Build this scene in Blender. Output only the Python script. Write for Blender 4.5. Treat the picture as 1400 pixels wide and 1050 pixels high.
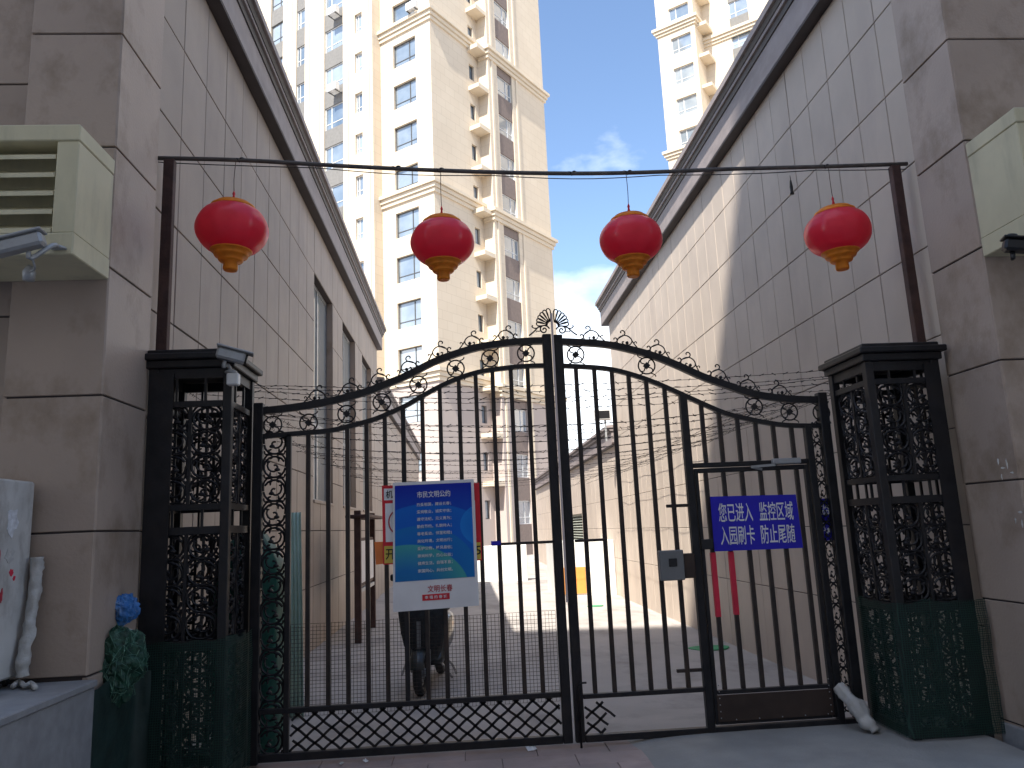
import bpy, math, random
from mathutils import Vector, Matrix, noise
random.seed(7)
D2R = math.radians
for o in list(bpy.data.objects): bpy.data.objects.remove(o)
SC = bpy.context.scene
COL = SC.collection

# ------------------------------------------------------------------ camera
EYE = Vector((0, 0, 1.55)); FPX = 1050.0
YAW, PITCH, ROLL = D2R(3.9), D2R(10.6), D2R(2.55)
CF = Vector((math.sin(YAW)*math.cos(PITCH), math.cos(YAW)*math.cos(PITCH), math.sin(PITCH)))
_r = Vector((math.cos(YAW), -math.sin(YAW), 0)); _u = _r.cross(CF)
CR = _r*math.cos(ROLL) - _u*math.sin(ROLL); CU = _r*math.sin(ROLL) + _u*math.cos(ROLL)
cd = bpy.data.cameras.new('camera'); cam = bpy.data.objects.new('camera', cd); COL.objects.link(cam)
cd.sensor_width = 36; cd.lens = 36*FPX/1400; cd.clip_start = .05; cd.clip_end = 3000
cam.matrix_world = Matrix(((CR.x, CU.x, -CF.x, EYE.x), (CR.y, CU.y, -CF.y, EYE.y), (CR.z, CU.z, -CF.z, EYE.z), (0, 0, 0, 1)))
SC.camera = cam

# a pixel of the photograph gives a direction; the plane it lies on gives the distance
def ray(x, y): return CF*FPX + CR*(x-700) + CU*(525-y)
def onaxis(ax, v, x, y):
    d = ray(x, y); return EYE + d*((v-EYE[ax])/d[ax])
def PX(x, y, v): return onaxis(0, v, x, y)
def PY(x, y, v): return onaxis(1, v, x, y)
def PZ(x, y, v): return onaxis(2, v, x, y)

# ------------------------------------------------------------------ world and sun
SA, SB = .38, .68                       # horizontal run of the sunlight per metre of drop
SUN_TO = Vector((-SA, -SB, 1)).normalized()
SUN_EL = math.asin(SUN_TO.z); SUN_AZ = math.atan2(SUN_TO.x, SUN_TO.y)
W = bpy.data.worlds.new('World'); SC.world = W; W.use_nodes = True
nt = W.node_tree; N = nt.nodes; L = nt.links; N.clear()
sky = N.new('ShaderNodeTexSky'); sky.sky_type = 'NISHITA'; sky.sun_disc = False
sky.sun_elevation = SUN_EL; sky.sun_rotation = SUN_AZ; sky.air_density = 1.0; sky.dust_density = .4; sky.ozone_density = 2.2
tc = N.new('ShaderNodeTexCoord'); mp = N.new('ShaderNodeMapping'); mp.inputs['Scale'].default_value = (1.0, 1.0, 1.9)
mp.inputs['Location'].default_value = (.35, .9, .2)
nz = N.new('ShaderNodeTexNoise'); nz.inputs['Scale'].default_value = 2.1; nz.inputs['Detail'].default_value = 8; nz.inputs['Roughness'].default_value = .55
sep = N.new('ShaderNodeSeparateXYZ')
rz = N.new('ShaderNodeValToRGB'); rz.color_ramp.interpolation = 'EASE'
rz.color_ramp.elements[0].position = .20; rz.color_ramp.elements[0].color = (.60,)*3 + (1,)
rz.color_ramp.elements[1].position = .30; rz.color_ramp.elements[1].color = (.46,)*3 + (1,)
for p_, v_ in ((.36, .32), (.46, .29), (.58, .36), (1., .38)): e_ = rz.color_ramp.elements.new(p_); e_.color = (v_,)*3 + (1,)
sb_ = N.new('ShaderNodeMath'); sb_.operation = 'SUBTRACT'; sb_.inputs[1].default_value = .42
ad = N.new('ShaderNodeMath'); ad.operation = 'ADD'
cr = N.new('ShaderNodeValToRGB'); cr.color_ramp.elements[0].position = .47; cr.color_ramp.elements[1].position = .66
mul = N.new('ShaderNodeMath'); mul.operation = 'MULTIPLY'; mul.inputs[1].default_value = .92
mix = N.new('ShaderNodeMix'); mix.data_type = 'RGBA'; mix.inputs[7].default_value = (7.2, 7.5, 7.9, 1)
bg = N.new('ShaderNodeBackground'); bg.inputs['Strength'].default_value = .15; out = N.new('ShaderNodeOutputWorld')
L.new(tc.outputs['Generated'], mp.inputs[0]); L.new(mp.outputs[0], nz.inputs['Vector']); L.new(tc.outputs['Generated'], sep.inputs[0])
L.new(sep.outputs['Z'], rz.inputs[0]); L.new(rz.outputs[0], sb_.inputs[0]); L.new(nz.outputs[0], ad.inputs[0]); L.new(sb_.outputs[0], ad.inputs[1]); L.new(ad.outputs[0], cr.inputs[0])
L.new(cr.outputs[0], mul.inputs[0]); L.new(mul.outputs[0], mix.inputs[0]); L.new(sky.outputs[0], mix.inputs[6])
L.new(mix.outputs[2], bg.inputs[0]); L.new(bg.outputs[0], out.inputs[0])
sl = bpy.data.lights.new('sun', 'SUN'); sl.energy = 4.8; sl.angle = D2R(.53); sl.color = (1, .95, .87)
so = bpy.data.objects.new('sun', sl); COL.objects.link(so); so.rotation_euler = (-SUN_TO).to_track_quat('-Z', 'Y').to_euler(); so.location = (-20, -30, 60)
SC.view_settings.view_transform = 'Standard'; SC.view_settings.look = 'None'; SC.view_settings.gamma = 1; SC.view_settings.exposure = .95
SC.cycles.max_bounces = 7; SC.cycles.transparent_max_bounces = 24

# ------------------------------------------------------------------ materials
MATS = {}
def mat(name, col, rough=.7, metal=0., var=.12, scale=6., bump=.0, bscale=40., rnd=.0, spec=.4, stain=None, stain_amt=0., stain_scale=(2, 2, .6), coat=0., alpha=None):
    """procedural material: base colour broken by noise, per-object variation, stains with their own shape, fine relief"""
    m = bpy.data.materials.new(name); m.use_nodes = True; t = m.node_tree; n = t.nodes; l = t.links
    b = n['Principled BSDF']; b.inputs['Roughness'].default_value = rough; b.inputs['Metallic'].default_value = metal
    b.inputs['Specular IOR Level'].default_value = spec; b.inputs['Coat Weight'].default_value = coat
    g = n.new('ShaderNodeNewGeometry')
    x = n.new('ShaderNodeTexNoise'); x.inputs['Scale'].default_value = scale; x.inputs['Detail'].default_value = 5; l.new(g.outputs['Position'], x.inputs['Vector'])
    mr = n.new('ShaderNodeMapRange'); mr.inputs[1].default_value = .3; mr.inputs[2].default_value = .7; mr.inputs[3].default_value = 1-var; mr.inputs[4].default_value = 1+var
    l.new(x.outputs[0], mr.inputs[0]); val = mr.outputs[0]
    if rnd:
        oi = n.new('ShaderNodeObjectInfo'); r2 = n.new('ShaderNodeMapRange'); r2.inputs[3].default_value = 1-rnd; r2.inputs[4].default_value = 1+rnd
        l.new(oi.outputs['Random'], r2.inputs[0]); mm = n.new('ShaderNodeMath'); mm.operation = 'MULTIPLY'; l.new(val, mm.inputs[0]); l.new(r2.outputs[0], mm.inputs[1]); val = mm.outputs[0]
    c = n.new('ShaderNodeVectorMath'); c.operation = 'SCALE'; c.inputs[0].default_value = col[:3]; l.new(val, c.inputs['Scale']); colout = c.outputs[0]
    if stain:
        ma = n.new('ShaderNodeMapping'); ma.inputs['Scale'].default_value = stain_scale; l.new(g.outputs['Position'], ma.inputs[0])
        s = n.new('ShaderNodeTexNoise'); s.inputs['Scale'].default_value = 1; s.inputs['Detail'].default_value = 7; s.inputs['Roughness'].default_value = .65; l.new(ma.outputs[0], s.inputs['Vector'])
        q = n.new('ShaderNodeMapRange'); q.inputs[1].default_value = .5; q.inputs[2].default_value = .72; q.inputs[3].default_value = 0; q.inputs[4].default_value = stain_amt; l.new(s.outputs[0], q.inputs[0])
        mx = n.new('ShaderNodeMix'); mx.data_type = 'RGBA'; l.new(q.outputs[0], mx.inputs[0]); l.new(colout, mx.inputs[6]); mx.inputs[7].default_value = (*stain, 1); colout = mx.outputs[2]
    l.new(colout, b.inputs['Base Color'])
    if bump:
        y = n.new('ShaderNodeTexNoise'); y.inputs['Scale'].default_value = bscale; y.inputs['Detail'].default_value = 6; l.new(g.outputs['Position'], y.inputs['Vector'])
        bp = n.new('ShaderNodeBump'); bp.inputs['Strength'].default_value = bump; bp.inputs['Distance'].default_value = .02; l.new(y.outputs[0], bp.inputs['Height']); l.new(bp.outputs[0], b.inputs['Normal'])
    MATS[name] = m; return m
mat('stone', (.378, .309, .255), .5, var=.07, scale=2.2, bump=.08, bscale=60, rnd=.045, spec=.3, stain=(.25, .205, .185), stain_amt=.5, stain_scale=(1.6, 1.6, .5))
mat('stone_pier', (.395, .31, .252), .45, var=.08, scale=1.7, bump=.1, bscale=50, rnd=.05, spec=.35, stain=(.22, .16, .11), stain_amt=.85, stain_scale=(2.6, 2.6, 2.0))
mat('stone_light', (.55, .465, .385), .55, var=.06, scale=2.0, bump=.08, bscale=60, rnd=.04, spec=.3, stain=(.40, .33, .29), stain_amt=.45, stain_scale=(1.6, 1.6, .5))
mat('grout_light', (.12, .10, .095), .9)
mat('grout', (.055, .045, .045), .9)
mat('cornice', (.30, .255, .245), .55, var=.1, stain=(.12, .1, .095), stain_amt=.5, stain_scale=(3, .5, 3))
mat('cornice_trim', (.045, .036, .038), .5, var=.15)
mat('concrete', (.42, .385, .355), .85, var=.1, scale=1.3, bump=.25, bscale=25, stain=(.22, .2, .185), stain_amt=.9, stain_scale=(1.1, .8, 1))
mat('asphalt', (.265, .265, .255), .8, var=.12, scale=3, bump=.3, bscale=60, stain=(.34, .33, .315), stain_amt=.5, stain_scale=(1.5, 1.5, 1.5))
mat('paver', (.37, .29, .27), .8, var=.14, scale=5, bump=.2, rnd=.09, stain=(.2, .18, .17), stain_amt=.6, stain_scale=(2.5, 2.5, 2.5))
mat('granite', (.25, .255, .265), .45, var=.14, scale=14, bump=.06, stain=(.17, .17, .18), stain_amt=.6, stain_scale=(2, 2, 1.2))
mat('iron', (.016, .0155, .018), .45, var=.3, scale=9, bump=.08, bscale=70, spec=.3, stain=(.035, .026, .022), stain_amt=.5, stain_scale=(7, 7, 4))
mat('iron_bar', (.03, .023, .021), .5, var=.3, scale=12, bump=.08, spec=.35, stain=(.075, .045, .03), stain_amt=.6, stain_scale=(9, 9, 3))
mat('rust', (.075, .04, .035), .7, var=.3, scale=9, bump=.2, stain=(.13, .065, .045), stain_amt=.7, stain_scale=(8, 8, 3))
mat('pipe_grey', (.10, .09, .085), .5, metal=.2, var=.3, scale=9)
mat('kick', (.045, .029, .023), .6, var=.25, scale=6, stain=(.035, .025, .02), stain_amt=.7, stain_scale=(3, 3, 6))
mat('pale_strip', (.62, .53, .51), .55, var=.1)
mat('grey_metal', (.36, .37, .38), .45, metal=.3, var=.1, stain=(.2, .19, .18), stain_amt=.5, stain_scale=(9, 9, 9))
mat('reader_grey', (.19, .195, .2), .5, metal=.2, var=.1)
mat('white_plastic', (.66, .66, .65), .4, var=.06)
mat('black_plastic', (.015, .015, .017), .35, var=.1)
mat('louvre_paint', (.57, .52, .35), .55, var=.08, scale=3, bump=.03, stain=(.34, .32, .22), stain_amt=.6, stain_scale=(4, 4, .9))
mat('cabinet', (.52, .51, .49), .4, var=.1, bump=.05, stain=(.24, .21, .18), stain_amt=.9, stain_scale=(5, 5, 2.5))
mat('cabinet_label', (.62, .63, .66), .5, var=.25, scale=30)
mat('lantern_red', (.92, .045, .09), .32, var=.1, scale=7, spec=.5, coat=.25)
mat('lantern_gold', (.93, .34, .03), .45, var=.2, scale=20)
mat('red_print', (.62, .02, .035), .6, var=.08)
mat('red_tape', (.62, .025, .06), .55, var=.15)
mat('blue_sign', (.03, .025, .46), .5, var=.06, spec=.2)
mat('white_print', (.74, .74, .76), .6, var=.05)
mat('black_print', (.012, .012, .012), .6)
mat('yellow_print', (.62, .47, .08), .6)
mat('orange_print', (.75, .20, .05), .6)
mat('red_ink', (.42, .03, .05), .6)
mat('green_sheet', (.50, .68, .60), .5, var=.1, stain=(.36, .52, .45), stain_amt=.5, stain_scale=(6, 6, 1))
mat('green_tarp', (.012, .10, .075), .55, var=.3, scale=5, bump=.4, bscale=9, stain=(.02, .16, .11), stain_amt=.6, stain_scale=(5, 5, 2))
mat('shaded_net', (.012, .03, .026), .6, var=.3, scale=6, bump=.4, bscale=12)  # green netting with the deep shade put into its colour
mat('green_bag', (.010, .05, .032), .45, var=.5, scale=24, bump=.8, bscale=30, stain=(.06, .14, .10), stain_amt=.6, stain_scale=(16, 16, 16))
mat('green_string', (.085, .19, .14), .5, var=.4, scale=30)
mat('blue_bag', (.03, .15, .42), .35, var=.3, scale=9, bump=.25, bscale=14, stain=(.3, .42, .6), stain_amt=.6, stain_scale=(14, 14, 14))
mat('cloth', (.46, .45, .43), .8, var=.15, scale=10, bump=.7, bscale=16, stain=(.32, .3, .28), stain_amt=.6, stain_scale=(8, 8, 8))
mat('green_mat', (.05, .30, .13), .7, var=.15)
mat('orange_panel', (.72, .30, .07), .5, var=.06)
mat('white_paint', (.74, .73, .70), .7, var=.06, scale=2, stain=(.55, .53, .5), stain_amt=.4, stain_scale=(1.5, 1.5, .5))
mat('vent', (.34, .36, .30), .6)
mat('rubber', (.02, .02, .021), .75, var=.2)
mat('scooter_paint', (.014, .02, .02), .35, var=.15, coat=.3)
mat('scooter_grey', (.20, .21, .22), .5)
mat('apron_cloth', (.022, .026, .03), .8, var=.3, scale=14, bump=.5, bscale=20)
mat('chrome', (.55, .56, .58), .2, metal=.9)
mat('lens', (.5, .53, .55), .1, spec=.8)
mat('tower_base', (.50, .44, .41), .7, var=.06, scale=.6)
mat('tower_trim', (.70, .60, .46), .7, var=.05, scale=.8)
mat('spandrel', (.20, .19, .175), .7, var=.1)
mat('spandrel_brown', (.21, .165, .145), .7, var=.1)
mat('win_frame', (.09, .09, .09), .45)
mat('win_white', (.68, .68, .67), .5)
mat('roof_felt', (.12, .12, .12), .9)
mat('facade_plain', (.45, .42, .38), .8, var=.05, scale=.4)
def tower_stone():
    m = mat('tower_stone', (.70, .60, .465), .75, var=.04, scale=.35); t = m.node_tree; n = t.nodes; l = t.links; b = n['Principled BSDF']
    src = b.inputs['Base Color'].links[0].from_socket
    co = n.new('ShaderNodeTexCoord'); sp = n.new('ShaderNodeSeparateXYZ'); l.new(co.outputs['Object'], sp.inputs[0])
    a = n.new('ShaderNodeMath'); a.operation = 'ADD'; l.new(sp.outputs['X'], a.inputs[0]); l.new(sp.outputs['Y'], a.inputs[1])
    cb = n.new('ShaderNodeCombineXYZ'); l.new(a.outputs[0], cb.inputs['X']); l.new(sp.outputs['Z'], cb.inputs['Y'])
    br = n.new('ShaderNodeTexBrick'); br.inputs['Scale'].default_value = 1; br.inputs['Mortar Size'].default_value = .018; br.inputs['Brick Width'].default_value = .95; br.inputs['Row Height'].default_value = .6; br.offset = .5
    br.inputs['Color1'].default_value = (1, 1, 1, 1); br.inputs['Color2'].default_value = (.97, .96, .95, 1); br.inputs['Mortar'].default_value = (.87, .85, .82, 1); l.new(cb.outputs[0], br.inputs['Vector'])
    mx = n.new('ShaderNodeMix'); mx.data_type = 'RGBA'; mx.blend_type = 'MULTIPLY'; mx.inputs[0].default_value = 1; l.new(src, mx.inputs[6]); l.new(br.outputs[0], mx.inputs[7])
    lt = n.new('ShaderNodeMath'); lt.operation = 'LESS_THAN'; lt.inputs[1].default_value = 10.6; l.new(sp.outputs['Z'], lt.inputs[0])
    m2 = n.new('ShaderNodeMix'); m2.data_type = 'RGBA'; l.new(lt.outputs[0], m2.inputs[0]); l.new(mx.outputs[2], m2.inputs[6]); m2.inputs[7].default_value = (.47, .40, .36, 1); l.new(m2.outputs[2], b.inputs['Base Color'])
tower_stone()
def glass(name, tint, dark):
    m = bpy.data.materials.new(name); m.use_nodes = True; t = m.node_tree; n = t.nodes; l = t.links; b = n['Principled BSDF']
    b.inputs['Roughness'].default_value = .06; b.inputs['Specular IOR Level'].default_value = 1.0; b.inputs['IOR'].default_value = 1.9
    oi = n.new('ShaderNodeObjectInfo'); g = n.new('ShaderNodeNewGeometry'); x = n.new('ShaderNodeTexNoise'); x.inputs['Scale'].default_value = .9; l.new(g.outputs['Position'], x.inputs['Vector'])
    a = n.new('ShaderNodeMath'); a.operation = 'ADD'; l.new(oi.outputs['Random'], a.inputs[0]); l.new(x.outputs[0], a.inputs[1])
    r = n.new('ShaderNodeMapRange'); r.inputs[1].default_value = .5; r.inputs[2].default_value = 1.5; l.new(a.outputs[0], r.inputs[0])
    mx = n.new('ShaderNodeMix'); mx.data_type = 'RGBA'; mx.inputs[6].default_value = (*dark, 1); mx.inputs[7].default_value = (*tint, 1); l.new(r.outputs[0], mx.inputs[0]); l.new(mx.outputs[2], b.inputs['Base Color'])
    MATS[name] = m
glass('glass_tower', (.36, .41, .45), (.10, .14, .18)); glass('glass_left', (.62, .64, .62), (.45, .48, .47))
def net_mat(name, col, cell, thick, fill):
    """woven netting: threads opaque, holes see-through"""
    m = bpy.data.materials.new(name); m.use_nodes = True; t = m.node_tree; n = t.nodes; l = t.links; b = n['Principled BSDF']; b.inputs['Base Color'].default_value = (*col, 1); b.inputs['Roughness'].default_value = .6
    g = n.new('ShaderNodeNewGeometry'); sp = n.new('ShaderNodeSeparateXYZ'); l.new(g.outputs['Position'], sp.inputs[0])
    a = n.new('ShaderNodeMath'); a.operation = 'ADD'; l.new(sp.outputs['X'], a.inputs[0]); l.new(sp.outputs['Y'], a.inputs[1])
    outs = []
    for s in (a.outputs[0], sp.outputs['Z']):
        k = n.new('ShaderNodeMath'); k.operation = 'MODULO'; k.inputs[1].default_value = cell; o = n.new('ShaderNodeMath'); o.operation = 'ADD'; o.inputs[1].default_value = 50.; l.new(s, o.inputs[0]); l.new(o.outputs[0], k.inputs[0])
        q = n.new('ShaderNodeMath'); q.operation = 'LESS_THAN'; q.inputs[1].default_value = thick; l.new(k.outputs[0], q.inputs[0]); outs.append(q.outputs[0])
    mx = n.new('ShaderNodeMath'); mx.operation = 'MAXIMUM'; l.new(outs[0], mx.inputs[0]); l.new(outs[1], mx.inputs[1])
    z = n.new('ShaderNodeTexNoise'); z.inputs['Scale'].default_value = 2.5; z.inputs['Detail'].default_value = 4; l.new(g.outputs['Position'], z.inputs['Vector'])
    zr = n.new('ShaderNodeMapRange'); zr.inputs[1].default_value = .35; zr.inputs[2].default_value = .65; zr.inputs[3].default_value = fill-.12; zr.inputs[4].default_value = fill+.2; l.new(z.outputs[0], zr.inputs[0])
    m2 = n.new('ShaderNodeMath'); m2.operation = 'MAXIMUM'; l.new(mx.outputs[0], m2.inputs[0]); l.new(zr.outputs[0], m2.inputs[1])
    l.new(m2.outputs[0], b.inputs['Alpha']); MATS[name] = m
net_mat('green_net', (.005, .034, .025), .015, .0035, .24)
def poster_mat():
    m = bpy.data.materials.new('poster_print'); m.use_nodes = True; t = m.node_tree; n = t.nodes; l = t.links; b = n['Principled BSDF']; b.inputs['Roughness'].default_value = .5; b.inputs['Specular IOR Level'].default_value = .2
    tcx = n.new('ShaderNodeTexCoord'); sp = n.new('ShaderNodeSeparateXYZ'); l.new(tcx.outputs['Generated'], sp.inputs[0])
    r = n.new('ShaderNodeValToRGB'); r.color_ramp.elements[0].color = (.01, .13, .42, 1); r.color_ramp.elements[1].color = (.008, .022, .36, 1); e = r.color_ramp.elements.new(.45); e.color = (.008, .11, .55, 1); l.new(sp.outputs['Z'], r.inputs[0])
    cur = r.outputs[0]
    for cx, cz, rx, rz_, c0 in ((.42, .18, .95, .62, (.008, .17, .62, 1)), (.30, .05, .75, .52, (.012, .19, .48, 1)), (.16, -.12, .78, .50, (.08, .42, .30, 1)), (1.25, .55, .42, .25, (.015, .24, .7, 1))):
        v = n.new('ShaderNodeVectorMath'); v.operation = 'SUBTRACT'; v.inputs[1].default_value = (cx, .5, cz); l.new(tcx.outputs['Generated'], v.inputs[0])
        d = n.new('ShaderNodeVectorMath'); d.operation = 'MULTIPLY'; d.inputs[1].default_value = (1/rx, 0, 1/rz_); l.new(v.outputs[0], d.inputs[0])
        ln = n.new('ShaderNodeVectorMath'); ln.operation = 'LENGTH'; l.new(d.outputs[0], ln.inputs[0])
        k = n.new('ShaderNodeMapRange'); k.inputs[1].default_value = .98; k.inputs[2].default_value = 1.0; k.inputs[3].default_value = 1; k.inputs[4].default_value = 0; l.new(ln.outputs['Value'], k.inputs[0])
        k2 = n.new('ShaderNodeMapRange'); k2.inputs[1].default_value = .45; k2.inputs[2].default_value = 1.0; k2.inputs[3].default_value = .1; k2.inputs[4].default_value = .75; l.new(ln.outputs['Value'], k2.inputs[0])
        f = n.new('ShaderNodeMath'); f.operation = 'MULTIPLY'; l.new(k.outputs[0], f.inputs[0]); l.new(k2.outputs[0], f.inputs[1])
        mx = n.new('ShaderNodeMix'); mx.data_type = 'RGBA'; l.new(f.outputs[0], mx.inputs[0]); l.new(cur, mx.inputs[6]); mx.inputs[7].default_value = c0; cur = mx.outputs[2]
    l.new(cur, b.inputs['Base Color']); MATS['poster_print'] = m
poster_mat()
def translucent(name, col, k):
    m = MATS[name]; t = m.node_tree; n = t.nodes; l = t.links; b = n['Principled BSDF']; o = n['Material Output']
    tr = n.new('ShaderNodeBsdfTranslucent'); tr.inputs[0].default_value = (*col, 1); mx = n.new('ShaderNodeMixShader'); mx.inputs[0].default_value = k
    l.new(b.outputs[0], mx.inputs[1]); l.new(tr.outputs[0], mx.inputs[2]); l.new(mx.outputs[0], o.inputs['Surface'])
translucent('lantern_red', (1.0, .08, .14), .45)
translucent('lantern_gold', (1.0, .42, .05), .35)

# ------------------------------------------------------------------ mesh helpers
WLOC = {}
def tag(o, label=None, cat=None, group=None, kind=None):
    if label: o['label'] = label
    if cat: o['category'] = cat
    if group: o['group'] = group
    if kind: o['kind'] = kind
    return o
def empty(name, loc=(0, 0, 0), rz=0, label=None, cat=None, group=None):
    o = bpy.data.objects.new(name, None); COL.objects.link(o); o.location = loc; o.rotation_euler = (0, 0, rz); o.empty_display_size = .1
    WLOC[o.name] = Vector(loc); return tag(o, label, cat, group)
class MB:
    def __init__(s): s.v = []; s.f = []; s.smooth = set()
    def add(s, vs, fs, smooth=False):
        k = len(s.v); s.v += [Vector(p) for p in vs]
        for f in fs:
            if smooth: s.smooth.add(len(s.f))
            s.f.append([i+k for i in f])
        return s
    def box(s, x0, x1, y0, y1, z0, z1):
        return s.add([(x0, y0, z0), (x1, y0, z0), (x1, y1, z0), (x0, y1, z0), (x0, y0, z1), (x1, y0, z1), (x1, y1, z1), (x0, y1, z1)],
                     [(0, 3, 2, 1), (4, 5, 6, 7), (0, 1, 5, 4), (1, 2, 6, 5), (2, 3, 7, 6), (3, 0, 4, 7)])
    def cbox(s, x0, x1, y0, y1, z0, z1, c=.006):
        """box with chamfered edges"""
        vs = []; 
        X = (x0, x1); Y = (y0, y1); Z = (z0, z1); idx = {}
        for i in (0, 1):
            for j in (0, 1):
                for k in (0, 1):
                    sx, sy, sz = (1, -1)[i]*c, (1, -1)[j]*c, (1, -1)[k]*c
                    for a, p in enumerate(((X[i], Y[j]+sy, Z[k]+sz), (X[i]+sx, Y[j], Z[k]+sz), (X[i]+sx, Y[j]+sy, Z[k]))):
                        idx[i, j, k, a] = len(vs); vs.append(p)
        fs = []
        for i in (0, 1): fs.append([idx[i, 0, 0, 0], idx[i, 1, 0, 0], idx[i, 1, 1, 0], idx[i, 0, 1, 0]])
        for j in (0, 1): fs.append([idx[0, j, 0, 1], idx[1, j, 0, 1], idx[1, j, 1, 1], idx[0, j, 1, 1]])
        for k in (0, 1): fs.append([idx[0, 0, k, 2], idx[1, 0, k, 2], idx[1, 1, k, 2], idx[0, 1, k, 2]])
        for i in (0, 1):
            for j in (0, 1):
                fs.append([idx[i, j, 0, 0], idx[i, j, 1, 0], idx[i, j, 1, 1], idx[i, j, 0, 1]])
                fs.append([idx[i, 0, j, 0], idx[i, 1, j, 0], idx[i, 1, j, 2], idx[i, 0, j, 2]])
                fs.append([idx[0, i, j, 1], idx[1, i, j, 1], idx[1, i, j, 2], idx[0, i, j, 2]])
                for k in (0, 1): fs.append([idx[i, j, k, 0], idx[i, j, k, 1], idx[i, j, k, 2]])
        return s.add(vs, fs)
    def bar(s, p, q, w, d, up=(0, 1, 0)):
        """rectangular bar from p to q; d along 'up', w across"""
        p = Vector(p); q = Vector(q); t = (q-p).normalized(); u = Vector(up); u = (u - t*u.dot(t)).normalized(); r = t.cross(u)
        vs = [a + r*(i*w/2) + u*(j*d/2) for a in (p, q) for i, j in ((-1, -1), (1, -1), (1, 1), (-1, 1))]
        return s.add(vs, [(0, 1, 2, 3), (7, 6, 5, 4), (0, 4, 5, 1), (1, 5, 6, 2), (2, 6, 7, 3), (3, 7, 4, 0)])
    def strip(s, pts, w, d, up=(0, 1, 0)):
        """bent rectangular bar following points"""
        pts = [Vector(p) for p in pts]; vs = []; fs = []; n = len(pts); u = Vector(up)
        for i, p in enumerate(pts):
            t = (pts[min(i+1, n-1)] - pts[max(i-1, 0)]).normalized(); uu = (u - t*u.dot(t)).normalized(); r = t.cross(uu)
            vs += [p + r*(a*w/2) + uu*(b*d/2) for a, b in ((-1, -1), (1, -1), (1, 1), (-1, 1))]
        for i in range(n-1):
            for k in range(4): fs.append((i*4+k, i*4+(k+1) % 4, i*4+4+(k+1) % 4, i*4+4+k))
        fs += [(3, 2, 1, 0), tuple((n-1)*4+k for k in range(4))]
        return s.add(vs, fs)
    def tube(s, pts, r, n=6, closed=False, caps=True):
        pts = [Vector(p) for p in pts]; m = len(pts); vs = []; fs = []
        rr = r if isinstance(r, (list, tuple)) else [r]*m
        prev = None
        for i, p in enumerate(pts):
            a = pts[(i-1) % m] if closed or i else pts[0]; b = pts[(i+1) % m] if closed or i < m-1 else pts[-1]
            t = (b-a); t = t.normalized() if t.length > 1e-9 else Vector((0, 0, 1))
            if prev is None: ref = Vector((0, 1, 0)) if abs(t.y) < .9 else Vector((1, 0, 0)); x = t.cross(ref).normalized()
            else: x = (prev - t*prev.dot(t)).normalized()
            prev = x; y = t.cross(x)
            vs += [p + x*(rr[i]*math.cos(2*math.pi*k/n)) + y*(rr[i]*math.sin(2*math.pi*k/n)) for k in range(n)]
        for i in range(m if closed else m-1):
            j = (i+1) % m
            for k in range(n): fs.append((i*n+k, i*n+(k+1) % n, j*n+(k+1) % n, j*n+k))
        if not closed and caps: fs += [tuple(range(n-1, -1, -1)), tuple((m-1)*n+k for k in range(n))]
        return s.add(vs, fs, n > 4)
    def lathe(s, prof, n=32, c=(0, 0, 0), lump=None):
        """prof: (radius, z) turned about the z axis"""
        c = Vector(c); vs = []; fs = []
        for r, z in prof:
            for k in range(n):
                a = 2*math.pi*k/n; rr = r*(lump(a, z) if lump else 1); vs.append(c + Vector((rr*math.cos(a), rr*math.sin(a), z)))
        for i in range(len(prof)-1):
            for k in range(n): fs.append((i*n+k, i*n+(k+1) % n, (i+1)*n+(k+1) % n, (i+1)*n+k))
        fs += [tuple(range(n-1, -1, -1)), tuple((len(prof)-1)*n+k for k in range(n))]
        return s.add(vs, fs, True)
    def prism(s, poly, axis, a, b):
        """extrude a 2-d outline between a and b on axis (0: poly is (y,z); 1: (x,z); 2: (x,y))"""
        def P(p, t): return (t, p[0], p[1]) if axis == 0 else ((p[0], t, p[1]) if axis == 1 else (p[0], p[1], t))
        n = len(poly); vs = [P(p, a) for p in poly] + [P(p, b) for p in poly]
        fs = [tuple(range(n-1, -1, -1)), tuple(range(n, 2*n))] + [(i, (i+1) % n, n+(i+1) % n, n+i) for i in range(n)]
        return s.add(vs, fs)
    def mesh(s, name, off=Vector((0, 0, 0))):
        me = bpy.data.meshes.new(name); me.from_pydata([tuple(p-off) for p in s.v], [], s.f)
        if s.smooth: me.polygons.foreach_set('use_smooth', [i in s.smooth for i in range(len(s.f))])
        import bmesh
        bm = bmesh.new(); bm.from_mesh(me); bmesh.ops.recalc_face_normals(bm, faces=bm.faces); bm.to_mesh(me); bm.free()
        return me
    def build(s, name, m, parent=None, local=False, **kw):
        off = Vector((0, 0, 0))
        if parent is not None and not local: off = WLOC[parent.name]
        loc = None
        if parent is None and not local:              # a thing of one mesh: origin at its base
            xs = [p.x for p in s.v]; ys = [p.y for p in s.v]; zs = [p.z for p in s.v]
            loc = Vector(((min(xs)+max(xs))/2, (min(ys)+max(ys))/2, min(zs))); off = loc
        me = s.mesh(name, off); o = link(name, me, m, parent)
        if loc is not None: o.location = loc; WLOC[o.name] = loc
        else: WLOC[o.name] = off
        return tag(o, **kw)
def link(name, me, m, parent=None, loc=None):
    if m and not me.materials: me.materials.append(MATS[m])
    o = bpy.data.objects.new(name, me); COL.objects.link(o)
    if parent is not None: o.parent = parent
    if loc is not None: o.location = loc
    return o
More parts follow.
